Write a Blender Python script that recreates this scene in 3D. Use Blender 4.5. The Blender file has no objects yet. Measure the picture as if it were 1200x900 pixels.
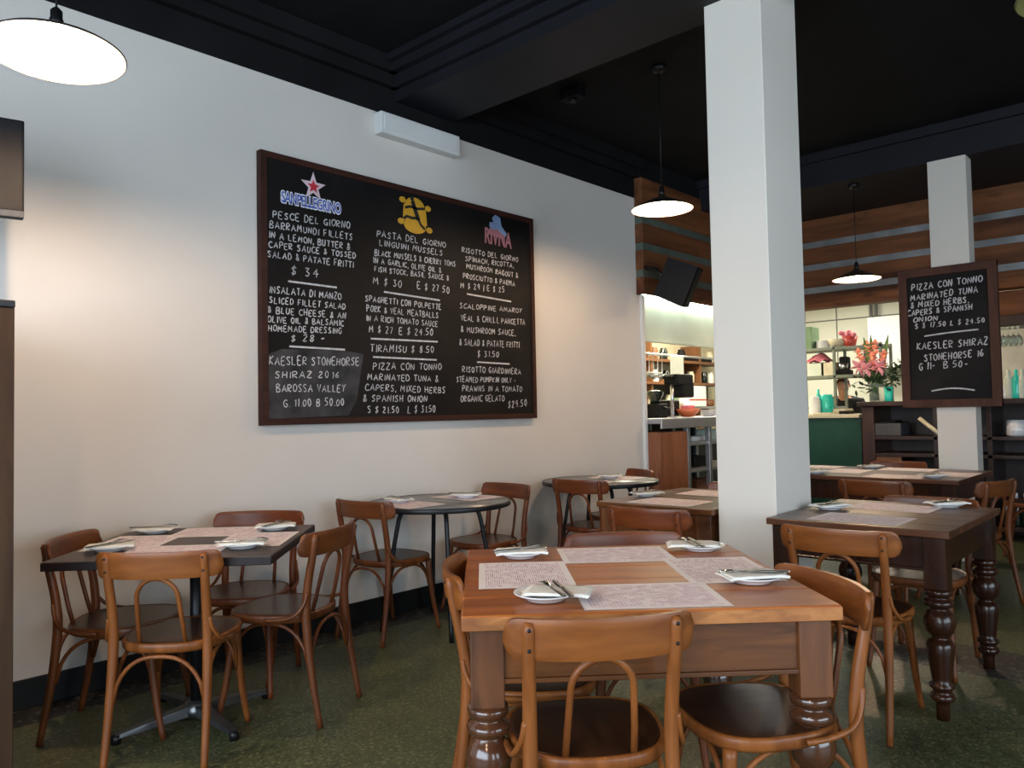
import bpy, bmesh, math, random
from mathutils import Vector, Matrix
R = math.radians
PI = math.pi
random.seed(7)
S = bpy.context.scene
COL = S.collection

# ------------------------------------------------------------------ camera, world, exposure
FPX, YAW, PITCH, ROLL, CAMH = 913.57, 0.7453935, 0.0373994, -0.0194841, 1.27
_fw = Vector((math.cos(YAW)*math.cos(PITCH), math.sin(YAW)*math.cos(PITCH), math.sin(PITCH)))
_rt = Vector((math.sin(YAW), -math.cos(YAW), 0.0))
_up = _rt.cross(_fw)
RT = math.cos(ROLL)*_rt + math.sin(ROLL)*_up
UP = -math.sin(ROLL)*_rt + math.cos(ROLL)*_up
CAMP = Vector((0, 0, CAMH))
cd = bpy.data.cameras.new('camera')
cd.sensor_width = 36.0
cd.lens = FPX/1200*36
cd.clip_start = 0.05
cam = bpy.data.objects.new('camera', cd)
COL.objects.link(cam)
cam.matrix_world = Matrix(((RT.x, UP.x, -_fw.x, 0), (RT.y, UP.y, -_fw.y, 0), (RT.z, UP.z, -_fw.z, CAMH), (0, 0, 0, 1)))
S.camera = cam

S.view_settings.view_transform = 'Standard'
S.view_settings.look = 'None'
S.view_settings.gamma = 1.0
S.view_settings.use_curve_mapping = False
S.view_settings.exposure = 0.42

W = bpy.data.worlds.new('sky')
S.world = W
W.use_nodes = True
W.node_tree.nodes['Background'].inputs[0].default_value = (0.72, 0.86, 1.0, 1)
W.node_tree.nodes['Background'].inputs[1].default_value = 1.2

def area(name, loc, rot, sx, sy, power, color):
    d = bpy.data.lights.new(name, 'AREA')
    d.shape = 'RECTANGLE'
    d.size, d.size_y, d.energy, d.color = sx, sy, power, color
    o = bpy.data.objects.new(name, d)
    o.location, o.rotation_euler = loc, rot
    COL.objects.link(o)
    return o
DAY = (0.70, 0.85, 1.0)
# daylight standing in the shopfront windows behind and beside the viewer
area('daylight_street_window', (-2.75, 0.6, 1.75), (0, R(-90), 0), 2.2, 5.0, 215, DAY)
area('daylight_side_window', (1.2, -4.25, 1.75), (R(90), 0, 0), 5.4, 2.2, 165, DAY)
# fluorescent light of the kitchen ceiling
area('kitchen_batten_light', (8.3, 5.0, 2.83), (0, 0, 0), 2.4, 0.4, 130, (1.0, 0.90, 0.68))
area('kitchen_end_light', (10.0, 3.3, 2.83), (0, 0, 0), 0.5, 2.2, 52, (1.0, 0.96, 0.82))

BULB = 860.0
BULB_COL = (1.0, 0.70, 0.44)

# ------------------------------------------------------------------ helpers
def ray(px, py):
    return (_fw + RT*((px-600)/FPX) - UP*((py-450)/FPX))
def at_z(px, py, z):
    d = ray(px, py); return CAMP + d*((z-CAMH)/d.z)
def at_x(px, py, x):
    d = ray(px, py); return CAMP + d*(x/d.x)
def at_y(px, py, y):
    d = ray(px, py); return CAMP + d*(y/d.y)
def at_d(px, py, dep):
    return CAMP + ray(px, py)*dep

class MB:
    def __init__(s):
        s.v = []; s.f = []; s.sm = []
    def add(s, vs, fs, smooth=False, m=None):
        o = len(s.v)
        s.v += [tuple(m @ Vector(v)) if m else tuple(v) for v in vs]
        s.f += [tuple(i+o for i in f) for f in fs]
        s.sm += [smooth]*len(fs)
        return s
    def box(s, x0, x1, y0, y1, z0, z1, bev=0.0, m=None, seg=2):
        bm = bmesh.new()
        bmesh.ops.create_cube(bm, size=1)
        for v in bm.verts:
            v.co = Vector(((x0+x1)/2+v.co.x*(x1-x0), (y0+y1)/2+v.co.y*(y1-y0), (z0+z1)/2+v.co.z*(z1-z0)))
        if bev > 0:
            bmesh.ops.bevel(bm, geom=bm.edges[:], offset=bev, segments=seg, affect='EDGES', profile=0.5)
        bm.verts.index_update()
        s.add([v.co.copy() for v in bm.verts], [[v.index for v in f.verts] for f in bm.faces], False, m)
        bm.free(); return s
    def lathe(s, prof, n=24, m=None, smooth=True, closed=True):
        vs = []; fs = []
        for (r, z) in prof:
            for i in range(n):
                a = 2*PI*i/n; vs.append((r*math.cos(a), r*math.sin(a), z))
        k = len(prof)
        for j in range(k-1):
            for i in range(n):
                i2 = (i+1) % n
                fs.append((j*n+i, j*n+i2, (j+1)*n+i2, (j+1)*n+i))
        if closed:
            if prof[0][0] > 1e-5: fs.append(tuple(reversed(range(n))))
            if prof[-1][0] > 1e-5: fs.append(tuple(range((k-1)*n, k*n)))
        return s.add(vs, fs, smooth, m)
    def cyl(s, r, z0, z1, n=20, m=None, r2=None):
        return s.lathe([(r, z0), (r if r2 is None else r2, z1)], n, m)
    def ball(s, r, c=(0, 0, 0), n=12, sc=(1, 1, 1)):
        pr = [(max(1e-6, r*math.sin(PI*i/n)), -r*math.cos(PI*i/n)) for i in range(n+1)]
        mt = Matrix.Translation(c) @ Matrix.Diagonal((sc[0], sc[1], sc[2], 1))
        return s.lathe(pr, n*2, mt)
    def tube(s, pts, rad, n=10, flat=1.0, up=None, cap=True, closed=False):
        P = [Vector(p) for p in pts]; k = len(P)
        if not isinstance(rad, (list, tuple)): rad = [rad]*k
        T = []
        for i in range(k):
            if closed: t = P[(i+1) % k]-P[i-1]
            else: t = P[min(i+1, k-1)]-P[max(i-1, 0)]
            T.append(t.normalized())
        u = Vector(up) if up else (Vector((0, 0, 1)) if abs(T[0].z) < .9 else Vector((0, 1, 0)))
        vs = []; fs = []
        for i in range(k):
            u = (u - T[i]*u.dot(T[i])).normalized(); w = T[i].cross(u)
            for j in range(n):
                a = 2*PI*j/n
                vs.append(P[i] + u*(math.cos(a)*rad[i]) + w*(math.sin(a)*rad[i]*flat))
        for i in range(k if closed else k-1):
            i2 = (i+1) % k
            for j in range(n):
                j2 = (j+1) % n
                fs.append((i*n+j, i*n+j2, i2*n+j2, i2*n+j))
        if cap and not closed:
            fs.append(tuple(reversed(range(n)))); fs.append(tuple(range((k-1)*n, k*n)))
        return s.add(vs, fs, True)
    def prism(s, poly, z0, z1, m=None, smooth=False):
        n = len(poly)
        vs = [(x, y, z0) for x, y in poly]+[(x, y, z1) for x, y in poly]
        fs = [tuple(reversed(range(n))), tuple(range(n, 2*n))]
        fs += [(i, (i+1) % n, n+(i+1) % n, n+i) for i in range(n)]
        return s.add(vs, fs, smooth, m)
    def grid(s, fn, nu, nv, smooth=True, m=None, wrap=False):
        vs = [fn(i/(nu-1), j/(nv-1)) for j in range(nv) for i in range(nu)]
        fs = [(j*nu+i, j*nu+i+1, (j+1)*nu+i+1, (j+1)*nu+i) for j in range(nv-1) for i in range(nu-1)]
        return s.add(vs, fs, smooth, m)
    def build(s, name, mat, parent=None, loc=None, rz=None):
        me = bpy.data.meshes.new(name)
        me.from_pydata([tuple(v) for v in s.v], [], s.f)
        me.polygons.foreach_set('use_smooth', s.sm)
        me.update()
        if mat: me.materials.append(mat)
        o = bpy.data.objects.new(name, me)
        COL.objects.link(o)
        if parent: o.parent = parent
        if loc is not None: o.location = loc
        if rz is not None: o.rotation_euler = (0, 0, rz)
        return o

def tag(o, label, cat, group=None):
    o['label'] = label; o['category'] = cat
    if group: o['group'] = group
    return o
def struct(o):
    o['kind'] = 'structure'; return o
def empty(name, loc=(0, 0, 0), rz=0.0):
    o = bpy.data.objects.new(name, None)
    o.empty_display_size = .1
    o.location = loc; o.rotation_euler = (0, 0, rz)
    COL.objects.link(o); return o
def kids(o):
    return [c for c in bpy.data.objects if c.parent == o]
def copy_tree(o, parent=None):
    c = o.copy(); COL.objects.link(c); c.parent = parent
    for k in kids(o): copy_tree(k, c)
    return c
def recolor(o, a, b):
    for k in [o]+kids(o):
        if k.type == 'MESH':
            for sl in k.material_slots:
                if sl.material == a:
                    sl.link = 'OBJECT'; sl.material = b
        if k is not o: recolor(k, a, b)

# ------------------------------------------------------------------ materials
def newmat(name):
    m = bpy.data.materials.new(name); m.use_nodes = True
    nt = m.node_tree; b = nt.nodes['Principled BSDF']
    return m, nt, b
def ramp(nt, stops):
    r = nt.nodes.new('ShaderNodeValToRGB')
    e = r.color_ramp.elements
    while len(e) < len(stops): e.new(0.5)
    for i, (p, c) in enumerate(stops):
        e[i].position = p; e[i].color = (c[0], c[1], c[2], 1)
    return r
def plain(name, col, rough=0.5, metal=0.0, var=0.12, scale=9.0, spec=0.5, bump=0.0, coat=0.0):
    m, nt, b = newmat(name)
    tc = nt.nodes.new('ShaderNodeTexCoord')
    nz = nt.nodes.new('ShaderNodeTexNoise'); nz.inputs['Scale'].default_value = scale; nz.inputs['Detail'].default_value = 3
    nt.links.new(tc.outputs['Object'], nz.inputs['Vector'])
    lo = [max(0, c*(1-var)) for c in col]; hi = [min(1, c*(1+var)) for c in col]
    rp = ramp(nt, [(0.3, lo), (0.7, hi)])
    nt.links.new(nz.outputs['Fac'], rp.inputs['Fac'])
    nt.links.new(rp.outputs['Color'], b.inputs['Base Color'])
    b.inputs['Roughness'].default_value = rough; b.inputs['Metallic'].default_value = metal
    b.inputs['Specular IOR Level'].default_value = spec
    b.inputs['Coat Weight'].default_value = coat
    if bump:
        bp = nt.nodes.new('ShaderNodeBump'); bp.inputs['Strength'].default_value = bump; bp.inputs['Distance'].default_value = .01
        n2 = nt.nodes.new('ShaderNodeTexNoise'); n2.inputs['Scale'].default_value = scale*8
        nt.links.new(tc.outputs['Object'], n2.inputs['Vector'])
        nt.links.new(n2.outputs['Fac'], bp.inputs['Height']); nt.links.new(bp.outputs['Normal'], b.inputs['Normal'])
    return m
def wood(name, dark, light, axis='z', scale=6.0, rough=0.35, knots=0.0, stretch=0.12, coat=0.0, spec=0.5):
    m, nt, b = newmat(name)
    tc = nt.nodes.new('ShaderNodeTexCoord')
    mp = nt.nodes.new('ShaderNodeMapping')
    sc = [1, 1, 1]; sc['xyz'.index(axis)] = stretch
    mp.inputs['Scale'].default_value = sc
    nt.links.new(tc.outputs['Object'], mp.inputs['Vector'])
    n1 = nt.nodes.new('ShaderNodeTexNoise'); n1.inputs['Scale'].default_value = scale*4; n1.inputs['Detail'].default_value = 6; n1.inputs['Distortion'].default_value = .7
    nt.links.new(mp.outputs['Vector'], n1.inputs['Vector'])
    n2 = nt.nodes.new('ShaderNodeTexNoise'); n2.inputs['Scale'].default_value = scale; n2.inputs['Detail'].default_value = 2
    nt.links.new(mp.outputs['Vector'], n2.inputs['Vector'])
    ad = nt.nodes.new('ShaderNodeMix'); ad.data_type = 'FLOAT'; ad.inputs[0].default_value = .5
    nt.links.new(n1.outputs['Fac'], ad.inputs[2]); nt.links.new(n2.outputs['Fac'], ad.inputs[3])
    rp = ramp(nt, [(0.34, dark), (0.66, light)])
    nt.links.new(ad.outputs[0], rp.inputs['Fac'])
    src = rp.outputs['Color']
    if knots:
        vo = nt.nodes.new('ShaderNodeTexNoise'); vo.inputs['Scale'].default_value = 7.0; vo.inputs['Detail'].default_value = 3
        mp2 = nt.nodes.new('ShaderNodeMapping'); s2 = [1, 1, 1]; s2['xyz'.index(axis)] = .45; mp2.inputs['Scale'].default_value = s2
        nt.links.new(tc.outputs['Object'], mp2.inputs['Vector']); nt.links.new(mp2.outputs['Vector'], vo.inputs['Vector'])
        r2 = ramp(nt, [(0.60, (0, 0, 0)), (0.72, (1, 1, 1))])
        nt.links.new(vo.outputs['Fac'], r2.inputs['Fac'])
        mx = nt.nodes.new('ShaderNodeMix'); mx.data_type = 'RGBA'
        mt = nt.nodes.new('ShaderNodeMath'); mt.operation = 'MULTIPLY'; mt.inputs[1].default_value = knots
        nt.links.new(r2.outputs['Color'], mt.inputs[0]); nt.links.new(mt.outputs[0], mx.inputs[0])
        nt.links.new(src, mx.inputs[6]); mx.inputs[7].default_value = (dark[0]*.25, dark[1]*.2, dark[2]*.2, 1)
        src = mx.outputs[2]
    nt.links.new(src, b.inputs['Base Color'])
    b.inputs['Roughness'].default_value = rough
    b.inputs['Coat Weight'].default_value = coat
    b.inputs['Coat Roughness'].default_value = .12
    b.inputs['Specular IOR Level'].default_value = spec
    bp = nt.nodes.new('ShaderNodeBump'); bp.inputs['Strength'].default_value = .12; bp.inputs['Distance'].default_value = .004
    nt.links.new(n1.outputs['Fac'], bp.inputs['Height']); nt.links.new(bp.outputs['Normal'], b.inputs['Normal'])
    return m
def glow(name, col, strength):
    m, nt, b = newmat(name)
    b.inputs['Base Color'].default_value = (*col, 1)
    b.inputs['Emission Color'].default_value = (*col, 1)
    b.inputs['Emission Strength'].default_value = strength
    return m
def terrazzo(name, base, chips, dens=60.0, rough=.45, big=2.0):
    m, nt, b = newmat(name)
    tc = nt.nodes.new('ShaderNodeTexCoord')
    n = nt.nodes.new('ShaderNodeTexNoise'); n.inputs['Scale'].default_value = big; n.inputs['Detail'].default_value = 5
    nt.links.new(tc.outputs['Object'], n.inputs['Vector'])
    rp = ramp(nt, [(.32, [c*.62 for c in base]), (.68, [c*1.35 for c in base])])
    nt.links.new(n.outputs['Fac'], rp.inputs['Fac'])
    vo = nt.nodes.new('ShaderNodeTexVoronoi'); vo.inputs['Scale'].default_value = dens
    nt.links.new(tc.outputs['Object'], vo.inputs['Vector'])
    sp = nt.nodes.new('ShaderNodeSeparateColor'); nt.links.new(vo.outputs['Color'], sp.inputs[0])
    r2 = ramp(nt, [(.0, chips[0]), (.45, base), (.8, base), (1.0, chips[1])])
    nt.links.new(sp.outputs[0], r2.inputs['Fac'])
    mx = nt.nodes.new('ShaderNodeMix'); mx.data_type = 'RGBA'; mx.inputs[0].default_value = .62
    nt.links.new(rp.outputs['Color'], mx.inputs[6]); nt.links.new(r2.outputs['Color'], mx.inputs[7])
    nt.links.new(mx.outputs[2], b.inputs['Base Color'])
    b.inputs['Roughness'].default_value = rough
    return m

M = {}
M['wall'] = plain('wall_paint', (0.60, 0.56, 0.515), .75, var=.035, scale=1.3, spec=.25)
M['pillar'] = plain('pillar_paint', (0.66, 0.605, 0.535), .6, var=.02, scale=2, spec=.3)
M['white'] = plain('white_paint', (0.62, 0.62, 0.60), .6, var=.02)
M['black_paint'] = plain('black_ceiling_paint', (0.0075, 0.0072, 0.0078), .75, var=.25, scale=2.5, spec=.12)
M['beam_paint'] = plain('dark_beam_paint', (0.010, 0.010, 0.0135), .55, var=.15, scale=3, spec=.22)
M['skirt'] = plain('black_skirting', (0.006, 0.006, 0.006), .5, spec=.3)
M['floor'] = terrazzo('green_terrazzo', (0.072, 0.080, 0.034), [(0.008, 0.011, 0.004), (0.24, 0.24, 0.12)], 110, .45, 3.0)
M['border'] = terrazzo('dark_terrazzo', (0.022, 0.021, 0.018), [(0.004, 0.004, 0.004), (0.22, 0.21, 0.18)], 60, .5, 4.0)
CH_D, CH_L = (0.125, 0.040, 0.014), (0.255, 0.092, 0.034)
M['chair_a'] = wood('bentwood_honey', (0.12, 0.033, 0.007), (0.25, 0.080, 0.018), 'z', 8, .38, spec=.32)
M['chair_b'] = wood('bentwood_brown', (0.078, 0.021, 0.006), (0.16, 0.047, 0.012), 'z', 8, .38, spec=.32)
M['chair_c'] = wood('bentwood_red', (0.085, 0.019, 0.005), (0.175, 0.043, 0.010), 'z', 8, .40, spec=.3)
M['rail_a'] = wood('bentwood_honey_rail', (0.12, 0.033, 0.007), (0.25, 0.080, 0.018), 'x', 7, .36, spec=.34)
M['rail_b'] = wood('bentwood_brown_rail', (0.078, 0.021, 0.006), (0.16, 0.047, 0.012), 'x', 7, .36, spec=.34)
M['rail_c'] = wood('bentwood_red_rail', (0.085, 0.019, 0.005), (0.175, 0.043, 0.010), 'x', 7, .36, spec=.34)
M['seat'] = wood('dark_seat_ply', (0.020, 0.008, 0.004), (0.060, 0.022, 0.009), 'y', 9, .32, coat=.1)
M['pine_top'] = wood('oiled_pine_top', (0.21, 0.047, 0.008), (0.44, 0.130, 0.023), 'x', 5, .32, .55, spec=.33)
M['pine_edge'] = wood('worn_pine_edge', (0.20, 0.060, 0.012), (0.50, 0.20, 0.055), 'x', 9, .45, .9, stretch=.4)
M['pine'] = wood('old_pine', (0.034, 0.010, 0.003), (0.19, 0.062, 0.015), 'x', 7, .28, 1.0, coat=.25)
M['pine_leg'] = wood('old_pine_leg', (0.048, 0.015, 0.005), (0.155, 0.053, 0.016), 'z', 7, .38, .8, coat=.08)
M['pine_turn'] = wood('varnished_turning', (0.035, 0.013, 0.006), (0.085, 0.030, 0.012), 'z', 6, .2, coat=.5)
M['dark_top'] = wood('dark_table_top', (0.045, 0.014, 0.006), (0.105, 0.036, 0.013), 'x', 5, .32, .3, coat=.1, spec=.35)
M['dark_wood'] = wood('dark_table_wood', (0.013, 0.0045, 0.002), (0.038, 0.012, 0.005), 'z', 6, .25, coat=.2, spec=.3)
M['laminate'] = wood('dark_laminate', (0.050, 0.034, 0.028), (0.085, 0.060, 0.048), 'x', 10, .45, spec=.25)
M['laminate_edge'] = plain('laminate_edge', (0.012, 0.0065, 0.0065), .45, spec=.25)
M['black_metal'] = plain('black_iron', (0.008, 0.008, 0.009), .4, .4)
M['chrome'] = plain('brushed_steel', (0.55, 0.56, 0.58), .28, 1.0, var=.05)
M['foot_metal'] = plain('worn_foot_metal', (0.16, 0.165, 0.17), .35, .9, var=.2)
M['steel'] = plain('kitchen_steel', (0.42, 0.42, 0.44), .42, .85, var=.05)
M['cutlery'] = plain('cutlery_steel', (0.40, 0.39, 0.36), .22, 1.0, var=.04)
M['stone'] = plain('grey_stone_top', (0.155, 0.15, 0.145), .3, var=.2, scale=14)
M['china'] = plain('white_china', (0.72, 0.72, 0.72), .12, var=.02, coat=.4)
M['napkin'] = plain('white_napkin', (0.70, 0.67, 0.61), .85, var=.04, scale=30, spec=.2)
M['bulb'] = glow('lamp_bulb', BULB_COL, BULB)
M['enamel_in'] = plain('white_enamel', (0.50, 0.47, 0.42), .4, var=.01)
M['enamel_out'] = plain('dark_enamel', (0.022, 0.018, 0.016), .3)
M['enamel_cream'] = plain('olive_enamel', (0.20, 0.18, 0.06), .4)
M['frame_wood'] = wood('board_frame_wood', (0.020, 0.0065, 0.0045), (0.046, 0.015, 0.009), 'x', 8, .55, spec=.2)
M['frame_wood2'] = wood('board_frame_wood_two', (0.045, 0.017, 0.011), (0.080, 0.030, 0.019), 'z', 8, .6, spec=.2)
M['timber'] = wood('bulkhead_timber', (0.060, 0.019, 0.007), (0.21, 0.078, 0.028), 'x', 3.2, .6, .5, stretch=.08, spec=.25)
M['timber_y'] = wood('bulkhead_timber_across', (0.060, 0.019, 0.007), (0.21, 0.078, 0.028), 'y', 3.2, .6, .5, stretch=.08, spec=.25)
M['batten'] = plain('galvanised_batten', (0.23, 0.235, 0.24), .5, .5, var=.25, scale=5)
M['batten_green'] = plain('green_batten', (0.085, 0.105, 0.085), .55, .2, var=.2, scale=5)
M['mint'] = plain('pale_green_paint', (0.54, 0.60, 0.50), .55, var=.10, scale=2.5)
M['cabinet_wood'] = wood('cabinet_veneer', (0.16, 0.052, 0.022), (0.26, 0.095, 0.042), 'z', 7, .45)
M['bar_wood'] = wood('bar_dark_wood', (0.009, 0.003, 0.002), (0.030, 0.010, 0.006), 'z', 6, .4)
M['tan_wood'] = wood('tan_panel', (0.11, 0.042, 0.014), (0.18, 0.072, 0.024), 'z', 6, .5)
M['green_steel'] = plain('green_counter', (0.008, 0.050, 0.032), .35, .2, var=.3, scale=3)
M['shelf_green'] = plain('shelf_grey_green', (0.16, 0.18, 0.14), .5, .3)
M['cream'] = plain('cream_surface', (0.60, 0.54, 0.38), .5)
M['tile_white'] = None
M['black_plastic'] = plain('black_plastic', (0.006, 0.006, 0.007), .6, spec=.15)
M['grille'] = plain('speaker_grille', (0.004, 0.004, 0.004), .8, spec=.1)
M['screen'] = plain('dark_screen', (0.009, 0.0075, 0.008), .6, spec=.2)
M['grey_plastic'] = plain('grey_plastic', (0.06, 0.063, 0.07), .6, spec=.2)
M['paper'] = plain('white_paper', (0.78, 0.76, 0.70), .8, var=.02)
M['teal'] = plain('turquoise_glassware', (0.02, 0.52, 0.43), .2, coat=.3)
M['red'] = plain('red_enamel', (0.42, 0.05, 0.035), .4)
M['orange'] = plain('orange_plastic', (0.58, 0.15, 0.06), .4)
M['box_green'] = plain('green_box', (0.12, 0.20, 0.10), .6)
M['pink'] = plain('pink_paper', (0.55, 0.16, 0.20), .7)
M['leaf'] = plain('leaf_green', (0.055, 0.13, 0.022), .5, var=.35, scale=20)
M['leaf_dark'] = plain('dark_leaf_green', (0.022, 0.055, 0.014), .55, var=.3, scale=20)
M['petal_pink'] = plain('pink_petal', (0.78, 0.36, 0.42), .6, var=.2, scale=30)
M['petal_salmon'] = plain('salmon_petal', (0.80, 0.30, 0.19), .6, var=.2, scale=30)
M['dark_glass'] = plain('dark_bottle_glass', (0.008, 0.014, 0.009), .12, coat=.4)
M['skin'] = plain('skin', (0.48, 0.25, 0.15), .6)
M['hair'] = plain('brown_hair', (0.11, 0.04, 0.018), .7)
M['black_cloth'] = plain('black_cloth', (0.010, 0.010, 0.011), .9)
M['chalk'] = plain('chalk_mark', (0.46, 0.45, 0.46), .95, var=.25, scale=60, spec=.1)
M['blue_ink'] = plain('blue_lettering', (0.03, 0.06, 0.33), .6)
M['white_ink'] = plain('white_lettering', (0.66, 0.67, 0.74), .6)
M['pink_white'] = plain('pale_pink_star', (0.60, 0.46, 0.50), .6)
M['red_ink'] = plain('red_star', (0.45, 0.015, 0.03), .6)
M['gold_ink'] = plain('orange_emblem', (0.52, 0.27, 0.012), .6)
M['board_black'] = plain('emblem_black', (0.006, 0.006, 0.007), .7)
M['sky_ink'] = plain('pale_blue_emblem', (0.19, 0.27, 0.44), .6)
M['rose_ink'] = plain('dusty_pink_lettering', (0.32, 0.13, 0.16), .6)
M['glass'], nt, b = newmat('clear_glass')
b.inputs['Transmission Weight'].default_value = .9; b.inputs['Roughness'].default_value = .05; b.inputs['Base Color'].default_value = (.85, .93, .88, 1); b.inputs['IOR'].default_value = 1.2

def mat_board(name, smear):
    m, nt, b = newmat(name)
    tc = nt.nodes.new('ShaderNodeTexCoord')
    n = nt.nodes.new('ShaderNodeTexNoise'); n.inputs['Scale'].default_value = 1.6; n.inputs['Detail'].default_value = 6
    nt.links.new(tc.outputs['Object'], n.inputs['Vector'])
    rp = ramp(nt, [(.4, (0.0045, 0.004, 0.004)), (.75, smear)])
    nt.links.new(n.outputs['Fac'], rp.inputs['Fac'])
    nt.links.new(rp.outputs['Color'], b.inputs['Base Color'])
    b.inputs['Roughness'].default_value = .6; b.inputs['Specular IOR Level'].default_value = .14
    return m
M['board'] = mat_board('chalkboard', (0.013, 0.011, 0.0105))
M['smear'] = plain('chalk_smear', (0.040, 0.039, 0.040), .9, var=.5, scale=7, spec=.1)
m, nt, b = newmat('printed_placemat')
tc = nt.nodes.new('ShaderNodeTexCoord')
mp = nt.nodes.new('ShaderNodeMapping'); mp.inputs['Scale'].default_value = (1, 1, 1)
nt.links.new(tc.outputs['Object'], mp.inputs['Vector'])
br = nt.nodes.new('ShaderNodeTexBrick')
br.inputs['Scale'].default_value = 34; br.inputs['Mortar Size'].default_value = .05; br.inputs['Brick Width'].default_value = .7; br.inputs['Row Height'].default_value = .22
br.inputs['Color1'].default_value = (0.30, 0.12, 0.18, 1); br.inputs['Color2'].default_value = (0.66, 0.50, 0.55, 1); br.inputs['Mortar'].default_value = (0.80, 0.72, 0.72, 1); br.inputs['Bias'].default_value = .1
nt.links.new(mp.outputs['Vector'], br.inputs['Vector'])
nz = nt.nodes.new('ShaderNodeTexNoise'); nz.inputs['Scale'].default_value = 26; nz.inputs['Detail'].default_value = 1
nt.links.new(tc.outputs['Object'], nz.inputs['Vector'])
r1 = ramp(nt, [(.40, (0, 0, 0)), (.46, (1, 1, 1))]); nt.links.new(nz.outputs['Fac'], r1.inputs['Fac'])
mx = nt.nodes.new('ShaderNodeMix'); mx.data_type = 'RGBA'
nt.links.new(r1.outputs['Color'], mx.inputs[0]); mx.inputs[6].default_value = (0.76, 0.67, 0.67, 1); nt.links.new(br.outputs['Color'], mx.inputs[7])
# plain margin round the print
sx = nt.nodes.new('ShaderNodeSeparateXYZ'); nt.links.new(tc.outputs['Object'], sx.inputs[0])
def absless(sock, lim):
    a = nt.nodes.new('ShaderNodeMath'); a.operation = 'ABSOLUTE'; nt.links.new(sock, a.inputs[0])
    l = nt.nodes.new('ShaderNodeMath'); l.operation = 'LESS_THAN'; nt.links.new(a.outputs[0], l.inputs[0]); l.inputs[1].default_value = lim
    return l.outputs[0]
mm = nt.nodes.new('ShaderNodeMath'); mm.operation = 'MULTIPLY'
nt.links.new(absless(sx.outputs[0], .172), mm.inputs[0]); nt.links.new(absless(sx.outputs[1], .122), mm.inputs[1])
mx2 = nt.nodes.new('ShaderNodeMix'); mx2.data_type = 'RGBA'
nt.links.new(mm.outputs[0], mx2.inputs[0]); mx2.inputs[6].default_value = (0.78, 0.71, 0.69, 1); nt.links.new(mx.outputs[2], mx2.inputs[7])
nt.links.new(mx2.outputs[2], b.inputs['Base Color']); b.inputs['Roughness'].default_value = .7
M['mat'] = m
m, nt, b = newmat('white_wall_panels')
tc = nt.nodes.new('ShaderNodeTexCoord')
mp = nt.nodes.new('ShaderNodeMapping'); mp.inputs['Rotation'].default_value = (R(90), 0, R(90))
br = nt.nodes.new('ShaderNodeTexBrick'); br.offset = 0
br.inputs['Scale'].default_value = 1; br.inputs['Brick Width'].default_value = .46; br.inputs['Row Height'].default_value = .42; br.inputs['Mortar Size'].default_value = .010
br.inputs['Color1'].default_value = (.62, .62, .52, 1); br.inputs['Color2'].default_value = (.60, .61, .52, 1); br.inputs['Mortar'].default_value = (.12, .13, .11, 1)
sx = nt.nodes.new('ShaderNodeSeparateXYZ'); cx = nt.nodes.new('ShaderNodeCombineXYZ')
nt.links.new(tc.outputs['Object'], sx.inputs[0]); nt.links.new(sx.outputs[1], cx.inputs[0]); nt.links.new(sx.outputs[2], cx.inputs[1])
nt.links.new(cx.outputs[0], br.inputs['Vector']); nt.links.new(br.outputs['Color'], b.inputs['Base Color'])
M['tile_white'] = m

# ------------------------------------------------------------------ the room
WY, CE = 4.0, 3.6           # wall plane, ceiling height
XB = 8.45                   # plane of the bulkhead across the back
struct(MB().box(-2.9, 12.0, -4.4, 6.2, -.1, 0).build('floor', M['floor']))
struct(MB().box(-2.8, 6.1, 3.775, 4.0, 0, .0015).build('floor_border_wall', M['border']))
struct(MB().box(4.19, 4.66, -4.3, 3.775, 0, .0015).build('floor_border_across', M['border']))
struct(MB().box(-2.9, 6.12, WY, WY+.15, 0, 3.24).build('wall_left', M['wall']))
mb = MB().box(-2.9, 6.12, WY-.004, WY+.15, 3.24, CE)
mb.box(-2.9, 6.12, WY-.09, WY-.004, 3.50, CE).box(-2.9, 6.12, WY-.05, WY-.004, 3.42, 3.50)
struct(mb.build('trim_1', M['black_paint']))
struct(MB().box(-2.8, 6.12, WY-.016, WY, 0, .13, .004).build('baseboard_left', M['skirt']))
struct(MB().box(6.10, 6.135, WY-.03, WY+.15, 0, 2.34).build('trim_2', M['white']))
struct(MB().box(-2.9, 12.0, -4.4, 6.2, CE, CE+.1).build('ceiling', M['black_paint']))
# front beam with its stepped mouldings
mb = MB().box(3.24, 3.76, -4.4, 3.999, 3.345, CE)
mb.box(3.20, 3.24, -4.4, 3.999, 3.42, CE).box(3.15, 3.20, -4.4, 3.999, 3.50, CE).box(3.11, 3.15, -4.4, 3.999, 3.555, CE)
mb.box(3.76, 3.80, -4.4, 3.999, 3.46, CE)
struct(mb.build('ceiling_beam_front', M['beam_paint']))
mb = MB().box(7.14, 8.5, -4.4, 3.95, 3.30, CE).box(7.10, 7.14, -4.4, 3.95, 3.52, CE)
struct(mb.build('ceiling_beam_back', M['beam_paint']))
struct(MB().box(6.05, 8.5, 3.93, 4.15, 3.42, CE).build('ceiling_beam_side', M['black_paint']))
# pillars
struct(MB().box(3.60, 4.02, 1.62, 1.925, 0, CE, .004).build('pillar_front', M['pillar']))
struct(MB().box(7.12, 7.30, 1.515, 1.80, 0, 3.30, .004).build('pillar_back', M['pillar']))
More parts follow.
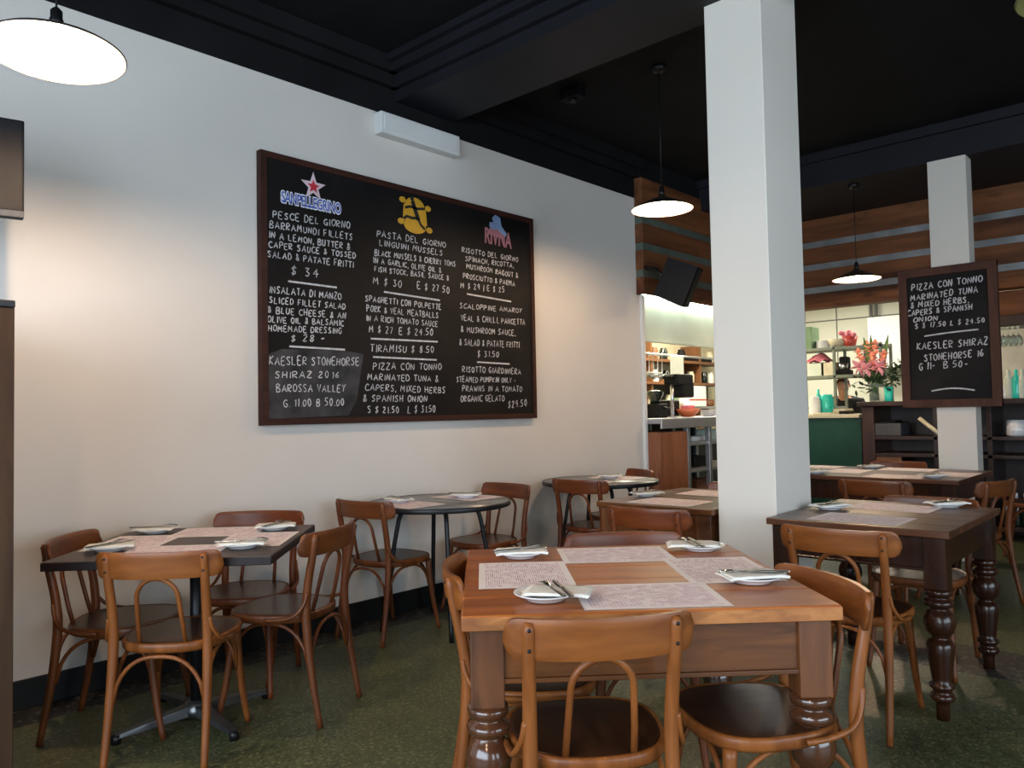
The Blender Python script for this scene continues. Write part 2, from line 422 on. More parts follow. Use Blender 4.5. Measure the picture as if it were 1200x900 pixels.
# shopfront and side walls (behind the viewer), with window openings where the daylight comes in
mb = MB().box(-2.9, -2.8, -4.4, 4.0, 0, .55).box(-2.9, -2.8, -4.4, 4.0, 2.95, CE).box(-2.9, -2.8, -4.4, -2.0, .55, 2.95).box(-2.9, -2.8, 3.2, 4.0, .55, 2.95)
struct(mb.build('wall_street', M['wall']))
mb = MB().box(-2.9, 12, -4.4, -4.3, 0, .55).box(-2.9, 12, -4.4, -4.3, 2.95, CE).box(-2.9, -1.6, -4.4, -4.3, .55, 2.95).box(4.0, 12, -4.4, -4.3, .55, 2.95)
struct(mb.build('wall_right', M['wall']))
mb = MB()
for y in (-2.0, -.27, 1.47, 3.14): mb.box(-2.88, -2.82, y, y+.06, .55, 2.95)
mb.box(-2.88, -2.82, -2.0, 3.2, .55, .61).box(-2.88, -2.82, -2.0, 3.2, 2.89, 2.95)
struct(mb.build('window_1', M['black_paint']))
mb = MB()
for x in (-1.6, .25, 2.1, 3.94): mb.box(x, x+.06, -4.38, -4.32, .55, 2.95)
mb.box(-1.6, 4, -4.38, -4.32, .55, .61).box(-1.6, 4, -4.38, -4.32, 2.89, 2.95)
struct(mb.build('window_2', M['black_paint']))
# kitchen shell
struct(MB().box(6.1, 12, 6.0, 6.15, 0, CE).build('wall_kitchen_side', M['cream']))
struct(MB().box(11.4, 11.5, -4.4, 6.1, 0, CE).build('wall_kitchen_back', M['tile_white']))
struct(MB().box(6.05, 6.12, WY+.15, 6.0, 0, CE).build('wall_kitchen_return', M['cream']))
struct(MB().box(6.2, 11.4, 3.96, 6.0, 2.86, 2.92).box(8.55, 11.4, -4.3, 3.96, 2.86, 2.92).build('ceiling_kitchen', M['white']))
# header over the kitchen pass
struct(MB().box(6.135, 8.5, 4.06, 4.13, 1.93, 2.60, .004).box(6.135, 8.5, 4.045, 4.06, 1.925, 1.945).build('wall_pass_header', M['mint']))
t = empty('strip_light', (6.75, 4.005, 2.375)); tag(t, 'white strip light tucked under the timber bulkhead over the serving pass', 'lamp')
MB().box(-.60, 1.5, -.03, .03, -.02, .005, .003).build('fitting', M['white'], t)
MB().box(-.57, 1.47, -.018, .022, -.034, -.0205, .003).build('diffuser', glow('strip_tube', (.88, 1.0, .86), 13.0), t)
# timber bulkhead: planks with metal battens, one run above the pass, one across the back
PL = [(2.34, 2.50), (2.565, 2.75), (2.815, 2.995), (3.06, 3.42)]
BT = [(2.50, 2.565), (2.75, 2.815), (2.995, 3.06)]
mb = MB()
for a, c in PL: mb.box(6.05, 8.40, 3.915, 3.945, a, c, .004).box(6.05, 6.075, 3.9455, 4.03, a, c, .003)
pk = struct(mb.build('wall_bulkhead_side', M['timber']))
mb = MB()
for a, c in BT: mb.box(6.053, 8.40, 3.921, 3.945, a, c).box(6.053, 6.075, 3.945, 4.03, a, c)
mb.build('batten_strip', M['batten_green'], pk)
mb = MB()
for a, c in PL: mb.box(8.40, 8.6, -4.3, 4.05, a, min(c, 3.32), .004)
pk = struct(mb.build('wall_bulkhead_back', M['timber_y']))
mb = MB()
for a, c in BT: mb.box(8.408, 8.6, -4.3, 4.05, a, c)
mb.build('batten_strip', M['batten'], pk)

# ------------------------------------------------------------------ bentwood chair
def arc(p0, p1, p2, n=14):
    a, b_, c = Vector(p0), Vector(p1), Vector(p2)
    return [(1-t)**2*a+2*t*(1-t)*b_+t*t*c for t in [i/(n-1) for i in range(n)]]
def smooth_path(pts, n=6):
    P = [Vector(p) for p in pts]; out = []
    Q = [P[0]*2-P[1]]+P+[P[-1]*2-P[-2]]
    for i in range(1, len(Q)-2):
        for k in range(n):
            t = k/n; a, b_, c, d = Q[i-1], Q[i], Q[i+1], Q[i+2]
            out.append(.5*((2*b_)+(c-a)*t+(2*a-5*b_+4*c-d)*t*t+(3*b_-a-3*c+d)*t**3))
    out.append(P[-1]); return out
def seat_outline(k=1.0, n=44, back=1.0):
    o = []
    for i in range(n):
        a = 2*PI*i/n; c, s_ = math.cos(a), math.sin(a); e = 2/2.7
        x = .205*abs(c)**e*(1 if c >= 0 else -1); y = .205*abs(s_)**e*(1 if s_ >= 0 else -1)
        x *= (1+.07*y/.2)
        o.append((x*k, y*k))
    return o
def make_chair():
    t = empty('bentwood_chair')
    fm = M['chair_b']
    def rings(levels):
        mb = MB(); n = 44; vs = []; fs = []
        for (k, z) in levels:
            vs += [(x, y, z) for x, y in seat_outline(k)]
        for j in range(len(levels)-1):
            for i in range(n):
                fs.append((j*n+i, j*n+(i+1) % n, (j+1)*n+(i+1) % n, (j+1)*n+i))
        fs.append(tuple(reversed(range(n)))); fs.append(tuple(range((len(levels)-1)*n, len(levels)*n)))
        return mb.add(vs, fs, True)
    rings([(.86, .408), (.97, .412), (1.0, .422), (1.0, .440), (.985, .447), (.95, .449), (.93, .444)]).build('seat_frame', fm, t)
    rings([(.93, .441), (.925, .4465), (.90, .447), (.6, .4455), (.3, .445), (.02, .445)]).build('seat', M['seat'], t)
    for s in (-1, 1):
        pts = smooth_path([(s*.180, -.262, 0), (s*.176, -.222, .22), (s*.172, -.198, .43), (s*.172, -.205, .56), (s*.175, -.232, .70), (s*.176, -.246, .785)], 5)
        k = len(pts); rad = []
        for i, p in enumerate(pts):
            rad.append(.0125+.0055*min(1, p.z/.40) if p.z < .5 else .018-.003*(p.z-.5)/.29)
        rad[-1] = .010
        MB().tube(pts, rad, 12).build('rear_leg', fm, t)
        pts = smooth_path([(s*.188, .212, 0), (s*.176, .182, .14), (s*.165, .160, .30), (s*.160, .152, .415)], 5)
        MB().tube(pts, [.0115+.0075*p.z/.415 for p in pts], 12).build('front_leg', fm, t)
        # hip brace curling from the post down round the seat edge
        MB().tube(smooth_path([(s*.184, -.210, .545), (s*.192, -.200, .50), (s*.207, -.165, .456), (s*.212, -.10, .437), (s*.213, -.03, .432)], 5), .0080, 8, 1.0).build('hip_brace', fm, t)
    # curved top rail
    def rail(front):
        def fn(u, v):
            a = (u-.5)*2; x = a*.232
            y = -.262+.055*a*a*.9+.012*abs(a)**4
            h0, h1 = .694, .792
            e = min(1, max(0, abs(a)-.86)/.14); cut = .036*(1-math.sqrt(max(0, 1-e*e)))
            z = h0+cut+(h1-h0-2*cut)*v
            th = .0105*(1-.75*max(0, (abs(a)-.93)/.07)**2)*(1-.35*abs(2*v-1)**6)
            return (x, y+(th if front else -th)-.012*(v-.5), z)
        return fn
    mb = MB(); nu, nv = 45, 13
    f = rail(True); g = rail(False)
    vs = [f(i/(nu-1), j/(nv-1)) for j in range(nv) for i in range(nu)]+[g(i/(nu-1), j/(nv-1)) for j in range(nv) for i in range(nu)]
    K = nu*nv; fs = []
    for j in range(nv-1):
        for i in range(nu-1):
            q = (j*nu+i, j*nu+i+1, (j+1)*nu+i+1, (j+1)*nu+i)
            fs.append(tuple(reversed(q))); fs.append(tuple(x+K for x in q))
    for i in range(nu-1):
        fs.append((i, i+1, K+i+1, K+i)); t0 = (nv-1)*nu
        fs.append((t0+i+1, t0+i, K+t0+i, K+t0+i+1))
    for j in range(nv-1):
        fs.append(((j+1)*nu, j*nu, K+j*nu, K+(j+1)*nu)); r0 = nu-1
        fs.append((j*nu+r0, (j+1)*nu+r0, K+(j+1)*nu+r0, K+j*nu+r0))
    o = mb.add(vs, fs, True).build('top_rail', M['rail_b'], t)
    o.data.set_sharp_from_angle(angle=R(50))
    # screws fixing the rail to the posts
    for s in (-1, 1):
        mb = MB()
        for z, y in ((.770, -.259), (.722, -.2525)):
            mb.ball(.0048, (s*.176, y, z), 5, (1, .6, 1))
        mb.build('screw', M['black_metal'], t)
    # bent hoop inside the back
    pts = []
    for i in range(25):
        a = PI*i/24
        pts.append((.076*math.cos(a), -.246+.0, .615+.078*math.sin(a)))
    pts = [(.084, -.176, .44), (.082, -.196, .51)]+[(x, -.236+.0-(.615-.6)*.1, z) if False else (x, -.200-.22*(z-.52), z) for x, y, z in pts]+[(-.082, -.196, .51), (-.084, -.176, .44)]
    MB().tube(pts, .0088, 9).build('back_hoop', fm, t)
    # bent hoops under the seat
    def hoop(a, c, top, h0=.235):
        a, c = Vector(a), Vector(c); pts = []
        for i in range(21):
            u = i/20; p = a.lerp(c, u)
            z = h0+(top-h0)*(1-abs(2*u-1)**2.6)**.6
            pts.append((p.x, p.y, z))
        return MB().tube(pts, .0078, 8)
    hoop((-.168, -.214, 0), (.168, -.214, 0), .405).build('brace_hoop', fm, t)
    hoop((-.160, .165, 0), (.160, .165, 0), .405).build('brace_hoop', fm, t)
    for s in (-1, 1):
        hoop((s*.168, -.205, 0), (s*.163, .160, 0), .405).build('brace_hoop', fm, t)
    return t
CHAIR = make_chair()
_first = [True]
def chair(x, y, face, mat, label, group):
    if _first[0]:
        c = CHAIR; _first[0] = False
    else:
        c = copy_tree(CHAIR)
    c.location = (x, y, .0015 if False else 0); c.rotation_euler = (0, 0, R(face-90))
    tag(c, label, 'chair', group)
    _pending.append((c, mat))
    return c
_pending = []
G = 'bentwood cafe chairs'
chair(1.65, 1.285, 49, 'chair_a', 'honey bentwood chair with curved rail, pushed under the front edge of the big pine table', G)
chair(1.885, 1.685, -45, 'chair_a', 'bentwood chair tucked under the wall-facing side of the big pine table', G)
chair(2.045, 1.005, 144, 'chair_a', 'bentwood chair with shiny rail tucked under the pillar-facing side of the big pine table', G)
chair(2.385, 1.61, 226, 'chair_c', 'bentwood chair behind the big pine table, only its rail showing over the top', G)
chair(1.385, 3.07, 44, 'chair_a', 'bentwood chair with its open hoop back towards us, in front of the laminate wall table', G)
chair(1.325, 3.46, -42, 'chair_b', 'dark brown bentwood chair between the wooden screen and the laminate wall table', G)
chair(1.863, 3.105, 118, 'chair_b', 'bentwood chair at the laminate wall table, standing apart beside the pedestal foot', G)
chair(1.90, 3.53, 222, 'chair_c', 'bentwood chair behind the laminate wall table, close to the wall', G)
chair(2.91, 3.69, 8, 'chair_b', 'bentwood chair under the big chalkboard, facing the first round table', G)
chair(3.66, 3.655, 178, 'chair_c', 'bentwood chair on the far side of the first round table', G)
chair(4.61, 3.46, 8, 'chair_c', 'bentwood chair with its back to us at the second round table', G)
chair(5.17, 3.66, 150, 'chair_c', 'bentwood chair at the far side of the second round table, by the veneer cabinet', G)
chair(3.50, 2.17, 6, 'chair_c', 'bentwood chair at the front of the brown table beside the pillar', G)
chair(4.45, 2.32, 182, 'chair_c', 'bentwood chair at the far end of the brown table beside the pillar', G)
chair(3.37, 1.185, 3, 'chair_a', 'bentwood chair with hoop back at the front of the dark turned-leg table', G)
chair(4.22, 1.17, 180, 'chair_b', 'bentwood chair pushed under the far side of the dark turned-leg table', G)
chair(5.50, 1.72, 0, 'chair_b', 'bentwood chair in front of the long back table, behind the dark turned-leg table', G)
chair(5.72, 1.32, 76, 'chair_b', 'bentwood chair at the end of the long back table, standing clear on the green floor', G)
chair(6.95, 2.12, 182, 'chair_c', 'bentwood chair behind the long back table, in front of the bar', G)
chair(7.75, 1.25, 95, 'chair_c', 'bentwood chair beside the back pillar, near the wine rack', G)
for c, mname in _pending:
    if mname != 'chair_b': recolor(c, M['chair_b'], M[mname]); recolor(c, M['rail_b'], M[mname.replace('chair', 'rail')])

# ------------------------------------------------------------------ tables
LEGP = [(.021, .0), (.022, .06), (.026, .078), (.036, .082), (.042, .095), (.037, .108), (.029, .114), (.032, .125), (.041, .135), (.041, .146), (.030, .155),
        (.033, .175), (.038, .22), (.044, .275), (.046, .31), (.039, .325), (.030, .333), (.027, .342), (.035, .35), (.045, .365), (.052, .395), (.050, .42), (.041, .445),
        (.031, .455), (.031, .462), (.046, .470), (.049, .482), (.046, .494), (.034, .501), (.034, .508), (.045, .515), (.047, .527), (.044, .54)]
def turned_table(name, label, cx, cy, ang, L, D, H, tk, mats, over=.020, block=.086, edge=None):
    t = empty(name, (cx, cy, 0), R(ang)); tag(t, label, 'table')
    top, apron, leg, turn = mats
    mb = MB()
    # planked top: boards along x with narrow joints and a softened worn edge
    nb = 5
    for i in range(nb):
        y0 = -D/2+D*i/nb; y1 = y0+D/nb
        mb.box(-L/2, L/2, y0+(.0007 if i else 0), y1-(.0007 if i < nb-1 else 0), H-tk, H, .004)
    mb.build('table_top', M[top], t)
    if edge:
        mb = MB()
        for sg in (-1, 1):
            mb.box(-L/2-.0015, L/2+.0015, sg*D/2-.0015, sg*D/2+.0015, H-tk+.002, H-.005, .001)
            mb.box(sg*L/2-.0015, sg*L/2+.0015, -D/2-.0015, D/2+.0015, H-tk+.002, H-.005, .001)
        mb.build('worn_edge', M[edge], t)
    ix, iy = L/2-over-block/2, D/2-over-block/2
    a0, a1 = H-tk-.128, H-tk-.004
    for s in (-1, 1):
        MB().box(-ix, ix, s*iy-.012+s*.018, s*iy+.012+s*.018, a0, a1, .002).build('apron', M[apron], t)
        MB().box(s*ix-.012+s*.018, s*ix+.012+s*.018, -iy, iy, a0, a1, .002).build('apron', M[apron], t)
    # drawer lip under the front apron
    MB().box(-ix, ix, -iy-.036, -iy-.004, a0-.012, a0, .002).build('apron_lip', M[apron], t)
    for sx in (-1, 1):
        for sy in (-1, 1):
            lg = MB().box(sx*ix-block/2, sx*ix+block/2, sy*iy-block/2, sy*iy+block/2, .525, H-tk, .004).build('leg', M[leg], t)
            k = 1.15
            MB().lathe([(r*k, z*.53/.545) for r, z in LEGP], 24, Matrix.Translation((sx*ix, sy*iy, 0))).build('turning', M[turn], lg)
    return t
MT = (2.036, 1.434); MA = -45.0; MH = .765
turned_table('pine_table', 'big square orange pine dining table with turned legs, in front', MT[0], MT[1], MA, .97, .96, MH, .040, ('pine_top', 'pine', 'pine_leg', 'pine_turn'), edge='pine_edge')
turned_table('dark_table', 'dark varnished table with turned legs standing beside the white pillar', 3.915, 1.225, -90, .76, .93, .765, .030, ('dark_top', 'dark_wood', 'dark_wood', 'dark_wood'))
turned_table('brown_table', 'brown wooden table on the wall side of the white pillar', 4.02, 2.295, -90, .72, .93, .765, .030, ('pine', 'pine', 'pine_leg', 'pine_turn'))
turned_table('long_table', 'long dark table with pale placemats at the back by the bar', 6.30, 2.20, -90, 1.70, 1.0, .765, .030, ('dark_top', 'dark_wood', 'dark_wood', 'dark_wood'))

# laminate table on a pedestal with a four-toed foot
WT = (1.54, 3.28); WA = -44.0; WH = .75
t = empty('pedestal_table', (WT[0], WT[1], 0), R(WA)); tag(t, 'square dark laminate table on a black pedestal beside the wall', 'table')
MB().box(-.42, .42, -.42, .42, WH-.004, WH, .001).build('table_top', M['laminate'], t)
MB().box(-.422, .422, -.422, .422, WH-.034, WH-.003, .003).build('table_edge', M['laminate_edge'], t)
MB().cyl(.024, .05, WH-.034, 24).build('column', M['black_metal'], t)
MB().box(-.2, .2, -.2, .2, WH-.05, WH-.034, .002).build('mounting_plate', M['black_metal'], t)
bs = MB().lathe([(.055, .025), (.06, .05), (.045, .075), (.034, .085)], 24).build('foot_hub', M['foot_metal'], t)
for i in range(4):
    a = R(44+90*i)
    d = Vector((math.cos(a), math.sin(a), 0))
    w = Vector((-d.y, d.x, 0))
    vs = [d*.03+w*.03+Vector((0, 0, .03)), d*.03-w*.03+Vector((0, 0, .03)), d*.33-w*.018+Vector((0, 0, .022)), d*.33+w*.018+Vector((0, 0, .022)),
          d*.03+w*.026+Vector((0, 0, .07)), d*.03-w*.026+Vector((0, 0, .07)), d*.33-w*.015+Vector((0, 0, .036)), d*.33+w*.015+Vector((0, 0, .036))]
    tb = MB().add(vs, [(0, 1, 2, 3), (7, 6, 5, 4), (0, 4, 5, 1), (1, 5, 6, 2), (2, 6, 7, 3), (3, 7, 4, 0)]).build('foot', M['foot_metal'], t)
    MB().cyl(.019, 0, .036, 14, Matrix.Translation(d*.325)).build('glide', M['black_metal'], tb)

def round_table(label, cx, cy, r, H, spin):
    t = empty('round_table', (cx, cy, 0), R(spin)); tag(t, label, 'table', 'round stone-topped tables')
    MB().lathe([(.001, H-.02), (r-.012, H-.02), (r-.012, H-.001), (.001, H)], 64).build('table_top', M['stone'], t)
    MB().lathe([(r-.012, H-.028), (r-.002, H-.028), (r, H-.024), (r, H-.004), (r-.003, H+.0005), (r-.012, H+.0005), (r-.012, H-.028)], 64, closed=False).build('rim', M['black_metal'], t)
    for i in range(4):
        a = R(45+90*i); d = Vector((math.cos(a), math.sin(a), 0))
        P = smooth_path([d*.10+Vector((0, 0, H-.03)), d*.19+Vector((0, 0, H-.035)), d*.235+Vector((0, 0, H-.075)), d*.26+Vector((0, 0, H-.17)), d*.30+Vector((0, 0, .35)), d*.355+Vector((0, 0, .0))], 6)
        MB().tube(P, .0135, 10).build('leg', M['black_metal'], t)
    MB().lathe([(.11, H-.045), (.13, H-.045), (.13, H-.02), (.11, H-.02), (.11, H-.045)], 24, closed=False).build('leg_ring', M['black_metal'], t)
    return t
RT1 = (3.17, 3.54, .43); RT2 = (4.81, 3.55, .44)
round_table('first round grey table with black bent legs, under the big chalkboard', *RT1, .75, 12)
round_table('second round grey table with black bent legs, beside the veneer kitchen cabinet', *RT2, .75, 12)

# ------------------------------------------------------------------ tableware
def make_mat():
    def fn(u, v):
        x = (u-.5)*.385; y = (v-.5)*.285
        return (x, y, .0012+.0006*math.sin(9*u+3)*math.sin(6*v))
    mb = MB().grid(fn, 12, 9, True)
    k = len(mb.v); mb.add([(x, y, z-.0008) for x, y, z in mb.v[:k]], [tuple(reversed(f)) for f in mb.f], True)
    return mb.build('placemat', M['mat'])
def make_plate():
    return MB().lathe([(.001, .004), (.045, .004), (.046, .0), (.052, .0), (.055, .005), (.072, .012), (.0855, .0185), (.086, .0205), (.083, .0205), (.070, .0145), (.052, .0085), (.001, .0078)], 48).build('plate', M['china'])
def make_napkin():
    mb = MB()
    for k, (dx, s) in enumerate(((0, 1.0), (.006, .97))):
        def fn(u, v, dz=0.0):
            x = (u-.5)*.178*s+dx; y = (v-.5)*.112*s
            r = math.hypot(x, y)
            z = .0215+.0035*k+.0012*math.sin(22*u+k)*math.sin(9*v)
            if r > .084: z -= (r-.084)*.16
            return (x, y, z+dz)
        b0 = len(mb.v); f0 = len(mb.f)
        mb.grid(fn, 17, 11, True)
        fl = mb.f[f0:]
        base = [mb.v[i] for i in range(b0, len(mb.v))]
        mb.add([(x, y, z-.0028) for x, y, z in base], [tuple(reversed([i-b0 for i in f])) for f in fl], True)
        nu, nv = 17, 11; c0 = b0; c1 = b0+nu*nv
        edge = [i for i in range(nu)]+[nu*j+nu-1 for j in range(1, nv)]+[nu*(nv-1)+i for i in range(nu-2, -1, -1)]+[nu*j for j in range(nv-2, 0, -1)]
        for a, c in zip(edge, edge[1:]+edge[:1]):
            mb.f.append((c0+c, c0+a, c1+a, c1+c)); mb.sm.append(False)
    return mb.build('napkin', M['napkin'])
def flat_shape(half, z0, z1, fz=lambda x: 0):
    # outline given as (x, halfwidth) pairs
    n = len(half)
    mb = MB(); vs = []; fs = []
    for x, h in half:
        z = fz(x)
        vs += [(x, -h, z0+z), (x, h, z0+z), (x, h*.8, z1+z), (x, -h*.8, z1+z)]
    for i in range(n-1):
        a = i*4; c = a+4
        for j in range(4):
            fs.append((a+j, c+j, c+(j+1) % 4, a+(j+1) % 4))
    fs.append((3, 2, 1, 0)); fs.append(tuple(range((n-1)*4, n*4)))
    return mb.add(vs, fs, True)
def make_fork():
    fz = lambda x: .006*math.sin(max(0, (x-.02))/.08*PI) if x > .02 else 0
    mb = flat_shape([(-.095, .006), (-.085, .0075), (-.05, .0055), (0, .0035), (.028, .004), (.04, .010), (.052, .0115), (.058, .0115)], 0, .002, fz)
    for k in range(4):
        y = -.009+.006*k
        mb.tube([(.055, y, .001+fz(.055)), (.075, y, .001+fz(.075)), (.096, y*.95, .001+fz(.096)-.001)], [.0019, .0017, .0009], 6)
    return mb.build('fork', M['cutlery'])
def make_knife():
    mb = flat_shape([(-.105, .006), (-.098, .008), (-.06, .0072), (-.01, .0055), (0, .0055)], 0, .0045)
    m2 = flat_shape([(0, .005), (.015, .0075), (.05, .009), (.085, .0085), (.10, .005), (.106, .0015)], .0008, .0022)
    mb.add(m2.v, m2.f, True)
    return mb.build('knife', M['cutlery'])
PROTO = {}
def ware(kind, x, y, z, rz, label, group, rx=0.0):
    if kind not in PROTO:
        o = {'placemat': make_mat, 'plate': make_plate, 'napkin': make_napkin, 'fork': make_fork, 'knife': make_knife}[kind]()
        PROTO[kind] = o
    else:
        o = PROTO[kind].copy(); COL.objects.link(o)
    o.location = (x, y, z); o.rotation_euler = (rx, 0, rz)
    tag(o, label, kind, group)
    return o
def setting(x, y, z, rz, where, table, lift=.0025, cut=0.0, nx=0.0, ny=0.0):
    """plate, folded napkin, fork and knife stacked as one place setting"""
    ware('plate', x, y, z+lift, rz, f'white side plate {where} of the {table}', 'white side plates')
    zz = z+lift
    x += nx*math.cos(rz)-ny*math.sin(rz); y += nx*math.sin(rz)+ny*math.cos(rz)
    ware('napkin', x, y, zz, rz, f'folded white napkin on the plate {where} of the {table}', 'folded napkins')
    c, s_ = math.cos(rz+cut), math.sin(rz+cut)
    def put(k, dx, dy, off):
        ware(k, x+c*dx-s_*dy, y+s_*dx+c*dy, zz+.0268, rz+cut+off, f'steel {k} on the napkin {where} of the {table}', f'steel {"knives" if k == "knife" else "forks"}')
    put('fork', 0.0, .013, .06); put('knife', -.003, -.013, -.05)
def frame_pt(c, ang, u, v):
    a = R(ang); return c[0]+u*math.cos(a)-v*math.sin(a), c[1]+u*math.sin(a)+v*math.cos(a)
# big pine table
tn = 'big pine table'
for (u, v, q, wh) in ((-.30, .005, 90, 'on the wall-facing side'), (.035, .297, 0, 'on the far side'), (.318, -.003, 90, 'on the pillar-facing side'), (.02, -.318, 0, 'on the front side')):
    x, y = frame_pt(MT, MA, u, v)
    ware('placemat', x, y, MH, R(MA+q), f'pink printed paper placemat {wh} of the {tn}', 'paper placemats')
for (u, v, q, cut, wh, nx, ny) in ((-.262, -.335, -14, 115, 'at the front wall-facing corner', .032, .008), (-.298, .29, 3, 20, 'at the far wall-facing corner', 0, 0), (.352, .336, -10, 102, 'at the far pillar-facing corner', -.03, .0), (.352, -.195, 6, 162, 'by the pillar-facing edge', 0, 0)):
    x, y = frame_pt(MT, MA, u, v)
    setting(x, y, MH, R(MA+q), wh, tn, cut=R(cut), nx=nx, ny=ny)
# laminate table
tn = 'laminate wall table'
for (u, v, q, wh) in ((-.255, 0, 90, 'on the screen side'), (.02, .255, 0, 'on the wall side'), (.255, 0, 90, 'on the chalkboard side'), (.0, -.255, 0, 'on the front side')):
    x, y = frame_pt(WT, WA, u, v)
    ware('placemat', x, y, WH, R(WA+q), f'pink printed paper placemat {wh} of the {tn}', 'paper placemats')
for (u, v, q, cut, wh) in ((-.275, .27, 0, 5, 'at the wall-side corner'), (.26, -.22, 5, 0, 'at the front corner'), (.27, .27, 10, 60, 'at the chalkboard-side corner'), (-.27, -.20, 20, 40, 'at the screen-side corner')):
    x, y = frame_pt(WT, WA, u, v)
    setting(x, y, WH, R(WA+q), wh, tn, cut=R(cut))
# round tables
def rset(c, du, dv, rz, wh, tn):
    setting(c[0]+du, c[1]+dv, .7505, R(rz), wh, tn)
def rmat(c, du, dv, rz, wh, tn):
    ware('placemat', c[0]+du, c[1]+dv, .7505, R(rz), f'pink printed paper placemat {wh} of the {tn}', 'paper placemats')
rmat(RT1, -.24, .02, 90, 'on the chair-under-chalkboard side', 'first round table'); rmat(RT1, .23, .0, 90, 'on the far side', 'first round table')
rset(RT1, .20, -.02, -60, 'on the far side', 'first round table'); rset(RT1, -.20, .14, 80, 'near the wall', 'first round table')
rmat(RT2, -.22, .0, 90, 'on the front side', 'second round table'); rmat(RT2, .22, .0, 90, 'on the far side', 'second round table')
rset(RT2, .16, .02, -60, 'on the far side', 'second round table')
# the other wooden tables
def lay(c, tn, mats, sets):
    for (dx, dy, q, wh) in mats:
        ware('placemat', c[0]+dx, c[1]+dy, .765, R(q), f'pale printed paper placemat {wh} of the {tn}', 'paper placemats')
    for (dx, dy, q, cut, wh) in sets:
        setting(c[0]+dx, c[1]+dy, .765, R(q), wh, tn, cut=R(cut))
lay((3.915, 1.225), 'dark turned-leg table', ((-.27, .02, 90, 'on the front side'), (.22, .03, 90, 'on the far side')),
    ((-.02, .255, -20, 10, 'close to the pillar'), (.37, -.17, -40, 20, 'at the far corner')))
lay((4.02, 2.295), 'brown pillar-side table', ((-.27, .0, 90, 'on the front side'), (.24, .0, 90, 'on the far side')),
    ((-.10, .26, -30, 10, 'on the wall side'),))
lay((6.30, 2.20), 'long back table', ((-.34, .42, 90, 'on the kitchen-end front side'), (-.34, -.42, 90, 'on the open-end front side'), (.34, .42, 90, 'on the kitchen-end far side'), (.34, -.30, 90, 'on the bar side'), (.0, -.70, 0, 'at the open end'), (0, .04, 0, 'in the middle')),
    ((-.40, .14, -30, 10, 'on the front side'), (-.36, -.66, -30, 10, 'at the front open-end corner'), (.36, .62, -30, 10, 'at the far kitchen-end corner'), (.33, -.02, -30, 10, 'on the bar side')))

